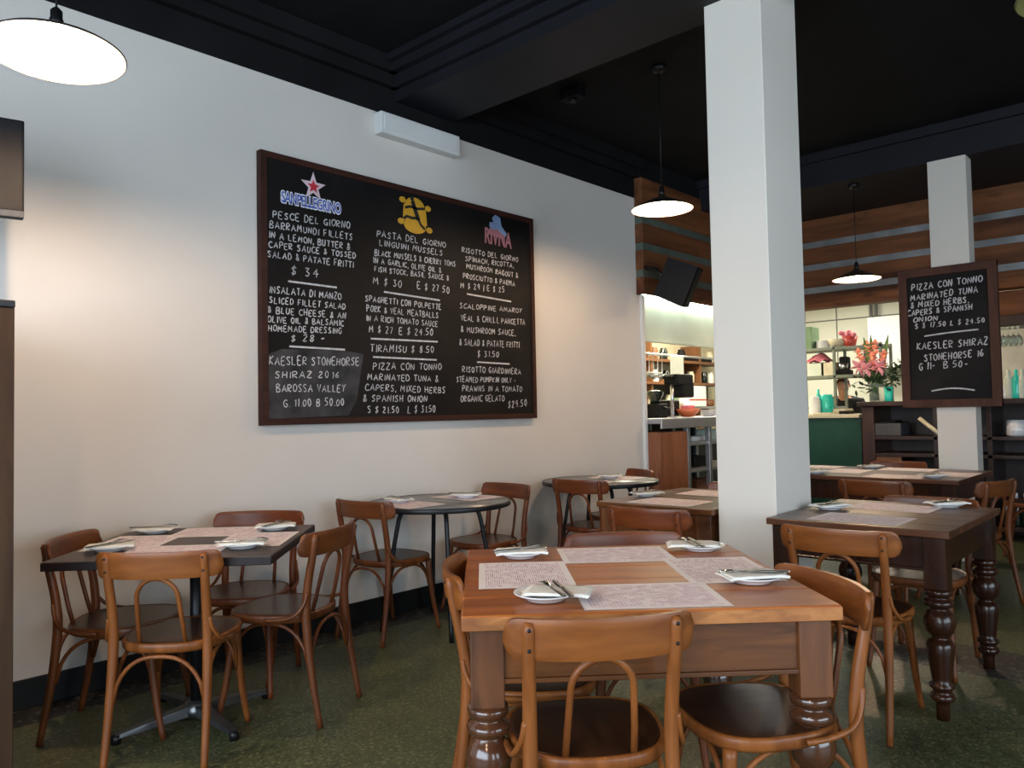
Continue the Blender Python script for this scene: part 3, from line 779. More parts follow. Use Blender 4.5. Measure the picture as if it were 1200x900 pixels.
# ------------------------------------------------------------------ chalk lettering
GL = {
'A': [[(0, 0), (.45, 1), (.9, 0)], [(.2, .38), (.75, .38)]], 'B': [[(0, 0), (0, 1), (.55, .95), (.6, .7), (.05, .53), (.7, .4), (.65, .05), (0, 0)]],
'C': [[(.75, .85), (.45, 1), (.1, .8), (0, .45), (.2, .05), (.55, 0), (.8, .15)]], 'D': [[(0, 0), (0, 1), (.5, .9), (.75, .5), (.5, .08), (0, 0)]],
'E': [[(.65, 1), (0, 1), (0, 0), (.7, 0)], [(0, .52), (.5, .52)]], 'F': [[(.65, 1), (0, 1), (0, 0)], [(0, .52), (.5, .52)]],
'G': [[(.75, .85), (.4, 1), (.05, .7), (.05, .3), (.4, 0), (.75, .15), (.75, .45), (.45, .45)]], 'H': [[(0, 0), (0, 1)], [(.7, 0), (.7, 1)], [(0, .5), (.7, .5)]],
'I': [[(.15, 0), (.15, 1)]], 'J': [[(.55, 1), (.55, .2), (.3, 0), (0, .2)]], 'K': [[(0, 0), (0, 1)], [(.65, 1), (.02, .45), (.7, 0)]], 'L': [[(0, 1), (0, 0), (.65, 0)]],
'M': [[(0, 0), (.1, 1), (.45, .35), (.8, 1), (.9, 0)]], 'N': [[(0, 0), (0, 1), (.7, 0), (.7, 1)]], 'O': [[(.4, 1), (.05, .75), (.05, .25), (.4, 0), (.75, .25), (.75, .75), (.4, 1)]],
'P': [[(0, 0), (0, 1), (.6, .92), (.62, .6), (0, .45)]], 'Q': [[(.4, 1), (.05, .75), (.05, .25), (.4, 0), (.75, .25), (.75, .75), (.4, 1)], [(.5, .25), (.8, -.1)]],
'R': [[(0, 0), (0, 1), (.6, .92), (.6, .62), (0, .48), (.7, 0)]], 'S': [[(.65, .88), (.35, 1), (.05, .78), (.6, .35), (.45, .02), (.0, .1)]], 'T': [[(0, 1), (.8, 1)], [(.4, 1), (.4, 0)]],
'U': [[(0, 1), (.02, .25), (.35, 0), (.68, .25), (.7, 1)]], 'V': [[(0, 1), (.38, 0), (.75, 1)]], 'W': [[(0, 1), (.22, 0), (.48, .7), (.74, 0), (1, 1)]], 'X': [[(0, 0), (.7, 1)], [(0, 1), (.7, 0)]],
'Y': [[(0, 1), (.38, .5), (.75, 1)], [(.38, .5), (.3, 0)]], 'Z': [[(0, 1), (.7, 1), (0, 0), (.75, 0)]],
'0': [[(.32, 1), (.03, .7), (.05, .25), (.32, 0), (.6, .3), (.58, .75), (.32, 1)]], '1': [[(.1, .8), (.28, 1), (.25, 0)]], '2': [[(.02, .8), (.3, 1), (.58, .75), (0, 0), (.65, .03)]],
'3': [[(.02, .92), (.55, .98), (.25, .58), (.6, .35), (.35, 0), (0, .1)]], '4': [[(.45, 1), (0, .4), (.68, .42)], [(.48, .75), (.45, 0)]], '5': [[(.6, 1), (.1, 1), (.05, .58), (.5, .55), (.55, .15), (.0, .02)]],
'6': [[(.5, 1), (.08, .5), (.12, .08), (.5, .05), (.55, .4), (.1, .42)]], '7': [[(0, 1), (.6, 1), (.2, 0)]], '8': [[(.3, .52), (.05, .78), (.32, 1), (.55, .78), (.02, .22), (.32, 0), (.6, .25), (.3, .52)]],
'9': [[(.55, .6), (.2, .5), (.05, .8), (.35, 1), (.55, .8), (.5, 0)]], '$': [[(.65, .82), (.35, .92), (.08, .72), (.58, .35), (.4, .1), (.0, .18)], [(.42, 1.12), (.25, -.12)]],
'&': [[(.7, .45), (.35, 0), (.05, .2), (.5, .75), (.35, 1), (.15, .8), (.7, .02)]], ',': [[(.15, .1), (.05, -.18)]], '.': [[(.08, .0), (.14, .06)]], '-': [[(0, .45), (.5, .48)]], '|': [[(.1, -.2), (.1, 1)]], ' ': [],
}
ADV = {'I': .45, '1': .55, ',': .4, '.': .4, ' ': .65, '|': .4, 'M': 1.12, 'W': 1.2, 'A': 1.05}
def chalk_line(mb, text, A, Bp, h, w, nrm):
    """strokes of one written line between world points A and Bp (baseline), letter height h, stroke width w, on a plane with normal nrm"""
    A, Bp = Vector(A), Vector(Bp); ex = (Bp-A); L = ex.length; ex.normalize(); ez = Vector((0, 0, 1))
    tot = sum(ADV.get(c, .92) for c in text); sx = L/tot
    x = 0
    for ch in text:
        jz = random.uniform(-.05, .05)*h; jr = random.uniform(-.06, .06); js = random.uniform(.9, 1.06)
        for st in GL.get(ch, []):
            P = []
            for (gx, gy) in st:
                gx += random.uniform(-.05, .05); gy += random.uniform(-.04, .04)
                P.append(A+ex*(x+(gx*.80+gy*(.06+jr))*sx)+ez*(gy*h*js+jz)+nrm*.002)
            if len(st) > 3:
                P = smooth_path(P, 2)
            ribbon(mb, P, w*random.uniform(.85, 1.2), nrm)
        x += ADV.get(ch, .92)*sx
def ribbon(mb, P, w, nrm):
    n = len(P); vs = []
    for i in range(n):
        t = (P[min(i+1, n-1)]-P[max(i-1, 0)])
        if t.length < 1e-7: t = Vector((0, 0, 1))
        s_ = t.normalized().cross(nrm)*(w/2)
        vs += [P[i]+s_, P[i]-s_]
    mb.add(vs, [(2*i, 2*i+1, 2*i+3, 2*i+2) for i in range(n-1)])
def rule(mb, a, c, w, nrm, bow=0.0):
    a, c = Vector(a), Vector(c)
    P = [a.lerp(c, i/8)+nrm*.002+Vector((0, 0, bow*math.sin(PI*i/8))) for i in range(9)]
    ribbon(mb, P, w, nrm)
BX0, BX1, BZ0, BZ1 = 2.237, 4.56, 1.228, 2.78
BY = 3.962
bo = empty('chalkboard', ((BX0+BX1)/2, BY, (BZ0+BZ1)/2)); tag(bo, 'large landscape chalkboard menu in dark wood frame on the long wall', 'chalkboard')
OFF = Vector(bo.location)
def loc(p): return Vector(p)-OFF
hx, hz = (BX1-BX0)/2, (BZ1-BZ0)/2
MB().box(-hx+.03, hx-.03, -.004, .034, -hz+.03, hz-.03).build('slate', M['board'], bo)
fw_ = .038
MB().box(-hx, hx, -.012, .034, hz-fw_, hz).box(-hx, hx, -.012, .034, -hz, -hz+fw_).box(-hx, -hx+fw_, -.012, .034, -hz+fw_, hz-fw_).box(hx-fw_, hx, -.012, .034, -hz+fw_, hz-fw_).build('frame', M['frame_wood'], bo)
NW = Vector((0, -1, 0))
def wp(px, py): return loc(at_y(px, py, BY-.004))
def pxh(h, px, py): return (at_y(px, py-h/2, BY)-at_y(px, py+h/2, BY)).z
COLS = [
 [('PESCE DEL GIORNO', 320, 255, 411.5, 268, 9), ('BARRAMUNDI FILLETS', 316, 267, 414.5, 281.5, 9), ('IN A LEMON, BUTTER &', 315, 278.5, 411.5, 293, 8.5), ('CAPER SAUCE & TOSSED', 315, 289.5, 418, 303, 8), ('SALAD & PATATE FRITTI', 313.5, 301, 415.5, 314, 8.5), ('$ 34', 341, 321, 376, 326, 11),
  (None, 337.5, 329.5, 394.5, 337)],
 [('INSALATA DI MANZO', 315.5, 343, 401, 351, 9), ('SLICED FILLET SALAD', 315.5, 355, 406, 362.5, 8), ('& BLUE CHEESE & AN', 313.5, 366.5, 406.5, 373.5, 8.5), ('OLIVE OIL & BALSAMIC', 313.5, 377.5, 404, 382, 8), ('HOMEMADE DRESSING', 314.5, 388, 401.5, 391, 8), ('$ 28 -', 341, 400, 384, 400, 9), (None, 338.8, 405.9, 404, 409.8)],
 [('KAESLER STONEHORSE', 315.4, 427.3, 422.4, 428.2, 11), ('SHIRAZ 2016', 322, 442.8, 400, 442.8, 9), ('BAROSSA VALLEY', 324, 459.4, 406, 459, 10), ('G. 11.00 B 50.00', 332, 477, 405, 475, 10)],
 [('PASTA DEL GIORNO', 441.5, 277, 523.5, 290.7, 8), ('LINGUINI MUSSELS', 444.7, 287.5, 519.8, 299.8, 7.5), ('BLACK MUSSELS & CHERRY TOMS', 439, 299, 534.5, 312.7, 7.5), ('IN A GARLIC, OLIVE OIL &', 437.3, 307.6, 518, 320, 7), ('FISH STOCK, BASIL SAUCE &', 438.7, 318, 527, 328.7, 7), ('M $ 30', 437.3, 332.4, 473, 337.4, 9), ('E $ 27.50', 489, 338.3, 528, 343.8, 8.5), (None, 449.7, 342, 515.3, 352)],
 [('SPAGHETTI CON POLPETTE', 427.8, 352.8, 518, 362.9, 7.5), ('PORK & VEAL MEATBALLS', 429.6, 364.7, 514.4, 373, 8), ('IN A RICH TOMATO SAUCE', 428.7, 375.7, 514, 383, 7.5), ('M $ 27', 432.4, 389, 462, 390.8, 9), ('E $ 24.50', 467.7, 392.2, 509, 393.1, 9), (None, 434.2, 396.8, 512.6, 400.5)],
 [('TIRAMISU $ 8.50', 433.8, 412.4, 510.3, 413.3, 9.5), (None, 437, 418.3, 511.6, 421.8)],
 [('PIZZA CON TONNO', 436.9, 433.3, 518.7, 433.3, 9), ('MARINATED TUNA &', 430.7, 444.9, 515, 447.5, 8), ('CAPERS, MIXED HERBS', 428, 457.3, 523, 460.9, 8.5), ('& SPANISH ONION', 425.3, 470.7, 501.8, 470.7, 8.5), ('S $ 21.50', 430.7, 484, 469, 484, 9), ('L $ 31.50', 477.8, 484, 511.6, 483, 9)],
 [('RISOTTO DEL GIORNO', 541.3, 295.2, 607.8, 307.2, 6.5), ('SPINACH, RICOTTA,', 545.2, 305.7, 602.7, 314.2, 6.5), ('MUSHROOM RAGOUT &', 546.7, 314.6, 607.8, 326, 6.5), ('PROSCIUTTO & PARMA', 542.8, 325.9, 604.3, 335.6, 6.5), ('M $ 29 | E $ 25', 539.7, 337.5, 592.2, 343, 7.5), (None, 547, 344.5, 598.8, 353.5)],
 [('SCALOPPINE AMAROY', 538.6, 360.9, 612.4, 367, 6.5), ('VEAL & CHILLI, PANCETTA', 540, 375.3, 616, 381, 7.5), ('& MUSHROOM SAUCE,', 540, 388.9, 604.7, 393.5, 7.5), ('& SALAD & PATATE FRITTI', 538.2, 404.4, 609.3, 407.5, 8), ('$ 31.50', 559.5, 418.4, 586, 418.4, 8), (None, 558.8, 424.3, 596.9, 426.6)],
 [('RISOTTO GIARDINIERA', 541.7, 435.6, 611.3, 438.7, 7.5), ('STEAMED PUMPKIN ONLY -', 534.7, 447.6, 605.4, 448.4, 7), ('PRAWNS IN A TOMATO', 541.7, 458.5, 612.4, 458.9, 7.5), ('ORGANIC GELATO', 539.7, 470.9, 591.8, 469.8, 8), ('$29.50', 595.3, 478.3, 618.6, 475.2, 9)],
]
for blk in COLS:
    mb = MB()
    for ln in blk:
        if ln[0] is None:
            rule(mb, wp(ln[1], ln[2]), wp(ln[3], ln[4]), .011, NW)
        else:
            chalk_line(mb, ln[0], wp(ln[1], ln[2]), wp(ln[3], ln[4]), pxh(ln[5], ln[1], ln[2])*.88, .0058, NW)
    mb.build('chalk_lettering', M['chalk'], bo)
# dusty wiped patch behind the wine lines
pts = [wp(*p) for p in ((311, 416), (330, 409), (404, 411), (426, 415), (418, 470), (408, 487), (313, 491))]
MB().add([p+NW*.001 for p in pts], [tuple(range(len(pts)))]).build('chalk_smear', M['smear'], bo)
# emblems
def text_mesh(body, size, mat, parent, loc_, rot, name, offset=0.0, sx=1.0):
    cu = bpy.data.curves.new(name, 'FONT'); cu.body = body; cu.size = size; cu.offset = offset; cu.extrude = .0004
    cu.align_x = 'CENTER'; cu.align_y = 'CENTER'; cu.resolution_u = 3
    tmp = bpy.data.objects.new(name+'_tmp', cu); COL.objects.link(tmp)
    bpy.context.view_layer.update()
    me = bpy.data.meshes.new_from_object(tmp.evaluated_get(bpy.context.evaluated_depsgraph_get()))
    bpy.data.objects.remove(tmp)
    me.materials.clear(); me.materials.append(mat)
    o = bpy.data.objects.new(name, me); COL.objects.link(o)
    o.parent = parent; o.location = loc_; o.rotation_euler = rot; o.scale = (sx, 1, 1)
    return o
def star(r, r2, n=5):
    return [((r if i % 2 == 0 else r2)*math.sin(PI*i/n), (r if i % 2 == 0 else r2)*math.cos(PI*i/n)) for i in range(2*n)]
TOW = Matrix.Rotation(R(90), 4, 'X')
c = wp(367, 219)
MB().prism(star(.088, .036), 0, .001, Matrix.Translation(c+NW*.002) @ TOW).build('star_outline', M['pink_white'], bo)
MB().prism(star(.042, .019), 0, .001, Matrix.Translation(c+NW*.0035) @ TOW).build('star_emblem', M['red_ink'], bo)
c = wp(365.5, 238.5)
lt = text_mesh('SANPELLEGRINO', .09, M['white_ink'], bo, c+NW*.0015, (R(90), 0, 0), 'lettering_outline', .008, 0.60)
lt = text_mesh('SANPELLEGRINO', .09, M['blue_ink'], bo, c+NW*.003, (R(90), 0, 0), 'brand_lettering', .001, 0.60)
# orange emblem: disc, waist and feet with a dark running figure across it
c = wp(486, 252); mb = MB()
def ell(cx, cz, rx, rz, n=28): return [(cx+rx*math.cos(2*PI*i/n), cz+rz*math.sin(2*PI*i/n)) for i in range(n)]
TT = Matrix.Translation(c+NW*.002) @ TOW
mb.prism(ell(0, .055, .085, .062), 0, .001, TT); mb.prism([(-.095, .06), (.095, .05), (.105, -.06), (-.105, -.05)], 0, .0011, TT)
mb.prism(ell(0, -.075, .095, .05), 0, .0012, TT)
for (x, z) in ((-.105, .085), (.115, .062), (-.12, -.06), (.125, -.085)): mb.prism(ell(x, z, .027, .02, 14), 0, .0013, TT)
mb.build('orange_emblem', M['gold_ink'], bo)
mb = MB(); TT = Matrix.Translation(c+NW*.0038) @ TOW
def stroke2(P, w):
    PP = [TT @ Vector((x, z, 0)) for x, z in P]; ribbon(mb, PP, w, NW)
stroke2([(-.02, .09), (-.01, .06), (.012, .01), (.03, -.03)], .034); stroke2([(-.085, .035), (-.04, .05), (.02, .045), (.085, .055)], .018)
stroke2([(.025, -.02), (.05, -.06), (.085, -.085)], .02); stroke2([(.02, -.02), (-.03, -.025), (-.07, -.02), (-.10, -.04)], .02)
mb.prism(ell(-.024, .105, .016, .016, 12), 0, .0006, TT)
mb.build('emblem_figure', M['board_black'], bo)
# blue crest over dusty pink lettering
c = wp(582.5, 264); TT = Matrix.Translation(c+NW*.002) @ TOW
mb = MB().prism([(-.055, .045), (-.02, .075), (.03, .06), (.045, .0), (.10, -.05), (.085, -.075), (.04, -.055), (.0, -.03), (-.05, -.04), (-.085, -.02), (-.08, .01), (-.04, .015)], 0, .001, TT)
mb.build('crest_emblem', M['sky_ink'], bo)
c = wp(583.5, 280)
text_mesh('RIVNA', .16, M['rose_ink'], bo, c+NW*.002, (R(90), R(1), 0), 'brand_lettering', .004, .62)
c2 = wp(580, 272); TT = Matrix.Translation(c2+NW*.0016) @ TOW
MB().prism([(-.09, -.02), (.10, -.045), (.085, .02), (-.05, .03)], 0, .001, TT).build('lettering_band', M['rose_ink'], bo)

# board on the back pillar
B2X = 7.075
pts = [at_x(*p, B2X) for p in ((1051, 318), (1168, 305), (1175, 474), (1060, 480))]
cy = sum(p.y for p in pts)/4; cz = sum(p.z for p in pts)/4
hw = (abs(pts[0].y-pts[1].y)+abs(pts[3].y-pts[2].y))/4; hh = (pts[0].z-pts[3].z+pts[1].z-pts[2].z)/4
b2 = empty('pillar_chalkboard', (B2X, cy, cz)); tag(b2, 'upright framed chalkboard hanging on the back pillar', 'chalkboard')
OF2 = Vector(b2.location)
MB().box(.004, .035, -hw+.02, hw-.02, -hh+.02, hh-.02).build('slate', M['board'], b2)
f2 = .066
MB().box(-.018, .038, -hw, hw, hh-f2, hh, .003).box(-.018, .038, -hw, hw, -hh, -hh+f2, .003).box(-.0175, .038, -hw, -hw+f2, -hh, hh, .003).box(-.0175, .038, hw-f2, hw, -hh, hh, .003).build('frame', M['frame_wood2'], b2)
NX = Vector((-1, 0, 0))
def wp2(px, py): return at_x(px, py, B2X+.004)-OF2
def pxh2(h, px, py): return (at_x(px, py-h/2, B2X)-at_x(px, py+h/2, B2X)).z
for blk in [
 [('PIZZA CON TONNO', 1068.5, 341.2, 1153, 329.6, 8), ('MARINATED TUNA', 1067.4, 352.8, 1148, 342.2, 7.5), ('& MIXED HERBS,', 1067.4, 361.2, 1137, 353.8, 7), ('CAPERS & SPANISH', 1063.6, 370.7, 1141, 362.3, 7), ('ONION', 1070.6, 377.7, 1100.8, 374.9, 6), ('S $ 17.50 L $ 24.50', 1072.7, 384.9, 1156, 377.7, 6), (None, 1083.3, 394, 1146.6, 386, .004)],
 [('KAESLER SHIRAZ', 1074.8, 409.8, 1160, 403.4, 8.5), ('STONEHORSE 16', 1083.3, 423.5, 1155, 417, 8.5), ('G 11-', 1077.6, 434, 1098, 432, 9), ('B 50-', 1106, 431.5, 1137, 429.5, 8.5)],
 [(None, 1091.7, 458.3, 1142.4, 457.3, .02)]]:
    mb = MB()
    for ln in blk:
        if ln[0] is None: rule(mb, wp2(ln[1], ln[2]), wp2(ln[3], ln[4]), .012, NX, ln[5])
        else: chalk_line(mb, ln[0], wp2(ln[1], ln[2]), wp2(ln[3], ln[4]), pxh2(ln[5], ln[1], ln[2])*.9, .0078, NX)
    mb.build('chalk_lettering', M['chalk'], b2)

# ------------------------------------------------------------------ pendant lamps
def pendant(label, p, lit=True, ceil=CE, outer='enamel_out', r=.205):
    t = empty('pendant_lamp', p); tag(t, label, 'lamp', 'pendant lamps')
    k = r/.205
    MB().lathe([(.205*k, -.004), (.207*k, .0), (.19*k, .012), (.14*k, .034), (.085*k, .058), (.05*k, .072), (.026, .080), (.021, .10), (.0205, .10), (.024, .078), (.048*k, .069), (.083*k, .055), (.138*k, .031), (.187*k, .010), (.204*k, -.002), (.205*k, -.004)], 48, closed=False).build('shade', M[outer], t)
    MB().lathe([(.2025*k, -.0035), (.186*k, .0085), (.137*k, .0295), (.082*k, .0535), (.047*k, .0675), (.01, .072)], 48, closed=False).build('shade_lining', M['enamel_in'] if lit else M[outer], t)
    MB().lathe([(.020, .09), (.021, .115), (.018, .12), (.018, .145), (.009, .155), (.004, .16)], 20).build('lamp_holder', M['black_metal'], t)
    MB().ball(.034, (0, 0, .022), 10, (1, 1, 1.1)).lathe([(.018, .045), (.016, .078)], 14).build('bulb', M['bulb'] if lit else M[outer], t)
    MB().tube([(0, 0, .155), (0, 0, ceil-p[2]-.03)], .0035, 8).build('cord', M['black_metal'], t)
    MB().lathe([(.05, ceil-p[2]), (.05, ceil-p[2]-.02), (.035, ceil-p[2]-.04), (.006, ceil-p[2]-.045)], 20).build('ceiling_rose', M['black_metal'], t)
    return t
lp = pendant('large glowing pendant lamp close to us, cut by the edge, above the laminate table', at_d(66, 63, 2.53))
ax_ = Vector((math.sin(R(73)), -math.cos(R(73)), 0))
lp.rotation_mode = 'AXIS_ANGLE'; lp.rotation_axis_angle = (R(-3.5), *ax_)
pendant('glowing pendant lamp hanging near the loudspeaker, on the wall side of the white pillar', at_d(776, 245, 5.25))
pendant('glowing pendant lamp hanging before the timber slats beside the pillar chalkboard', at_d(1004, 327, 7.1), ceil=3.30)
pendant('unseen lit pendant lamp added behind the viewer to warm the pillar', Vector((-.7, .2, 2.55)))  # out-of-view lamp, added to throw warm light on the pillar front
pendant('unlit olive pendant shade just peeping in at the top corner', at_d(1275, -14, 2.6), lit=False, outer='enamel_cream')

# ------------------------------------------------------------------ things on the wall and ceiling
t = empty('wall_heater', (3.41, 3.97, 3.15)); tag(t, 'long white casing box fixed high on the wall above the chalkboard', 'heater')
MB().box(-.345, .345, -.05, .03, -.068, .072, .006).build('casing', M['white'], t)
MB().box(-.32, .32, -.054, -.048, -.045, .058, .003).build('cover_panel', M['white'], t)
t = empty('sensor_box', tuple(at_z(671, 103, CE))); tag(t, 'small black box fixed to the ceiling behind the beam', 'sensor')
MB().box(-.05, .05, -.085, .085, -.085, 0, .006).build('housing', M['black_plastic'], t)
MB().lathe([(.03, -.085), (.03, -.1), (.02, -.108)], 16).build('lens', M['black_metal'], t)
# television on an arm, end-on at the frame's edge
p = at_y(28, 200, 3.50)
t = empty('television', (p.x, p.y, p.z), R(-12)); tag(t, 'dark flat television on a wall arm high beside the pendant lamp', 'television')
hT = .195
MB().box(-.85, 0, -.02, .03, -hT, hT, .005).build('casing', M['black_plastic'], t)
MB().box(-.84, -.008, -.0225, -.019, -hT+.03, hT-.008).build('screen', M['screen'], t)
MB().box(-.85, 0, -.0235, -.018, -hT, -hT+.026, .002).build('bezel', M['grey_plastic'], t)
MB().tube([(-.42, .03, 0), (-.42, .26, .02), (-.40, .40, .02)], .018, 10).build('wall_arm', M['black_metal'], t)
# wooden screen at the edge
p = at_d(17.5, 352, 2.6)
t = empty('wooden_screen', (p.x, p.y, 0)); tag(t, 'tall brown wooden screen panel standing at the edge beside the wall', 'screen')
ztop = p.z
MB().box(-.045, 0, 0, 3.96-p.y, 0, ztop-.025, .003).build('panel', wood('screen_wood', (0.030, 0.014, 0.007), (0.075, 0.038, 0.017), 'z', 4, .6, .5, spec=.2), t)
MB().box(-.05, .002, -.002, 3.96-p.y, ztop-.025, ztop, .004).build('cap', M['black_metal'], t)
# loudspeaker on the bulkhead
p = at_y(795, 331, 3.58)
t = empty('loudspeaker', tuple(p)); tag(t, 'black loudspeaker tilted down from the timber bulkhead above the kitchen pass', 'speaker')
t.rotation_euler = (R(24), R(-6), R(22))
mb = MB()
a, bq, d0, d1, h = .135, .10, -.13, .15, .185
vs = [(-a, d0, -h), (a, d0, -h), (bq, d1, -h*.95), (-bq, d1, -h*.95), (-a, d0, h), (a, d0, h), (bq, d1, h*.95), (-bq, d1, h*.95)]
mb.add(vs, [(3, 2, 1, 0), (4, 5, 6, 7), (0, 1, 5, 4), (1, 2, 6, 5), (2, 3, 7, 6), (3, 0, 4, 7)]).build('cabinet', M['black_plastic'], t)
MB().box(-a+.006, a-.006, d0-.018, d0-.001, -h+.006, h-.006, .012).build('grille', M['grille'], t)
MB().tube([(0, .14, 0), (.05, .24, .04), (.15, .40, .02)], .016, 8).build('bracket', M['black_metal'], t)

# ------------------------------------------------------------------ kitchen pass
def prop(name, label, cat, group=None, loc_=(0, 0, 0), rz=0):
    return tag(empty(name, loc_, R(rz)), label, cat, group)
PZ = 1.195
t = prop('pass_counter', 'stainless steel serving counter of the kitchen pass', 'counter', None, (0, 0, 0))
MB().box(6.14, 8.42, 3.82, 4.62, PZ-.05, PZ, .006).box(6.14, 8.42, 3.82, 3.84, PZ-.095, PZ-.04, .003).build('worktop', M['steel'], t)
for x in (6.66, 7.08, 7.55, 8.05):
    for y in (3.86, 4.56): MB().box(x, x+.05, y, y+.05, 0, PZ-.05, .004).build('leg', M['steel'], t)
for z in (.42, .66, .92): MB().box(6.66, 8.10, 3.87, 4.60, z, z+.03, .003).build('shelf', M['steel'], t)
MB().box(6.68, 8.08, 4.59, 4.61, .0, 1.14).build('back_panel', M['black_plastic'], t)
t = prop('veneer_cabinet', 'reddish veneer cabinet under the end of the steel serving counter', 'cabinet', None, (6.40, 4.2, 0))
MB().box(-.255, .245, -.33, .38, .06, 1.07, .004).build('carcass', M['cabinet_wood'], t)
MB().box(-.25, .24, -.345, -.331, .07, 1.06, .003).build('door', M['cabinet_wood'], t)
MB().box(-.24, .23, -.29, .34, 0, .06).build('plinth', M['black_plastic'], t)
# things on the counter
def at_pass(px, y): 
    d = ray(px, 480); return d.x*(y/d.y)
t = prop('heat_lamp_stand', 'black heat lamp head on a bright steel post on the serving counter', 'lamp', None, (at_pass(788, 4.15), 4.15, PZ))
MB().cyl(.018, .0, .40, 16).build('post', M['chrome'], t)
MB().cyl(.05, 0, .012, 20).build('base', M['chrome'], t)
MB().box(-.03, .30, -.08, .08, .33, .44, .02).box(.10, .33, -.07, .07, .20, .36, .02).build('lamp_head', M['black_plastic'], t)
MB().box(-.10, .05, -.05, .05, .39, .42, .008).build('bracket', M['black_plastic'], t)
def lathe_thing(name, label, cat, mat, prof, loc_, group=None, n=24):
    o = MB().lathe(prof, n).build(name, mat, None, loc_); tag(o, label, cat, group); return o
bowl = [(.04, 0), (.06, .004), (.11, .05), (.125, .085), (.12, .085), (.10, .05), (.055, .012), (.001, .01)]
lathe_thing('serving_bowl', 'orange-red bowl on the serving counter beside the plates', 'bowl', M['orange'], bowl, (at_pass(806, 4.2), 4.2, PZ))
o = MB().box(-.07, .07, -.05, .05, 0, .05, .012).build('cloth_bundle', M['pink'], None, (at_pass(806, 4.2), 4.2, PZ+.072)); tag(o, 'folded pink cloth lying in the orange-red bowl', 'cloth')
for i in range(5):
    ware('plate', at_pass(830, 4.15), 4.15, PZ+.012*i, 0, 'white plate in the stack on the serving counter', 'stacked plates on the serving counter')
t = prop('coffee_grinder', 'black appliance on the serving counter tight against the wall end', 'appliance', None, (at_pass(768, 4.22), 4.22, PZ))
MB().box(-.10, .10, -.09, .09, 0, .14, .015).build('body', M['black_plastic'], t)
MB().lathe([(.05, .14), (.05, .17), (.085, .24), (.085, .26), (.04, .275), (.001, .278)], 20).build('hopper', M['dark_glass'], t)
MB().tube([(.0, -.09, .10), (.02, -.16, .09)], .012, 8).build('handle', M['black_metal'], t)
t = prop('black_toaster', 'low black machine beside the bright steel post on the serving counter', 'appliance', None, (at_pass(780, 4.40), 4.40, PZ))
MB().box(-.13, .13, -.10, .10, .01, .18, .02).build('body', M['black_plastic'], t)
MB().box(.131, .145, -.02, .02, .08, .11, .004).build('lever', M['chrome'], t)
bott = [(.001, 0), (.036, 0), (.038, .01), (.038, .17), (.03, .20), (.014, .235), (.014, .285), (.001, .287)]
lathe_thing('white_bottle', 'tall white bottle on the serving counter behind the black appliance', 'bottle', M['paper'], bott, (at_pass(764, 4.45), 4.45, PZ))
lathe_thing('cream_jar', 'cream jar on the serving counter between post and bowl', 'jar', M['cream'], [(.001, 0), (.055, 0), (.06, .02), (.06, .11), (.05, .13), (.05, .15), (.001, .152)], (at_pass(796, 4.5), 4.5, PZ))
# things on the pass counter's shelves below
for (px, z, mat, nm, lb) in ((807, .95, 'paper', 'paper_stack', 'stack of papers on the upper shelf under the serving counter'), (808, .69, 'black_plastic', 'black_tray', 'black tray on the middle shelf under the serving counter'), (830, .95, 'mint', 'green_tray', 'pale green tray on the upper shelf under the serving counter'), (812, .45, 'cabinet_wood', 'wooden_tray', 'brown wooden crate on the lowest shelf under the serving counter')):
    o = MB().box(-.13, .13, -.10, .10, 0, .05 if 'paper' in nm else .11, .008).build(nm, M[mat], None, (at_pass(px, 4.1)+.02, 4.1, z)); tag(o, lb, nm.split('_')[1])
# shelving on the kitchen side wall
t = prop('kitchen_shelving', 'wooden kitchen wall shelving seen through the serving pass', 'shelf', None, (0, 0, 0))
for z in (1.62, 1.93, 1.28): MB().box(7.6, 11.0, 5.66, 5.995, z, z+.035, .003).build('shelf_board', M['tan_wood'] if z > 1.3 else M['steel'], t)
for x in (7.6, 8.9, 10.2): MB().box(x, x+.04, 5.68, 5.995, 1.0, 2.2, .003).build('upright', M['tan_wood'], t)
MB().box(7.3, 11.0, 5.4, 5.995, .85, .90, .004).build('bench_top', M['steel'], t)
MB().box(7.35, 10.95, 5.5, 5.99, .0, .85).build('bench_base', M['black_plastic'], t)
def at_ky(px, y): return at_pass(px, y)
MB().box(7.62, 10.98, 5.985, 5.998, .9, 1.62).build('splashback', plain('dark_splashback', (.10, .085, .06), .5, var=.4, scale=6), t)  # dark mottled panel covering the lower wall above the bench
jr = [(.001, 0), (.04, 0), (.045, .01), (.045, .10), (.035, .125), (.035, .14), (.001, .142)]
for k, (px, z, mt) in enumerate(((784, 1.315, 'cream'), (789, 1.315, 'box_green'), (806, 1.315, 'dark_glass'), (824, 1.315, 'red'), (768, 1.655, 'paper'), (782, 1.655, 'dark_glass'), (788, 1.655, 'cabinet_wood'), (810, 1.655, 'cream'), (826, 1.655, 'dark_glass'), (833, 1.655, 'paper'), (768, 1.965, 'tan_wood'), (779, 1.965, 'dark_glass'), (800, 1.965, 'black_plastic'), (833, 1.965, 'cream'))):
    nm = {'cream': 'cream', 'box_green': 'green', 'dark_glass': 'dark', 'red': 'red', 'paper': 'white', 'cabinet_wood': 'brown', 'tan_wood': 'tan', 'black_plastic': 'black'}[mt]
    sh = {1.315: 'lowest', 1.655: 'middle', 1.965: 'top'}[z]
    o = MB().lathe([(r_*1.3, z_*1.2) for r_, z_ in jr], 16).build('jar', M[mt], None, (at_ky(px, 5.78), 5.78, z)); tag(o, f'{nm} jar standing on the {sh} wooden shelf in the kitchen pass', 'jar', f'{nm} jars on the {sh} kitchen shelf')
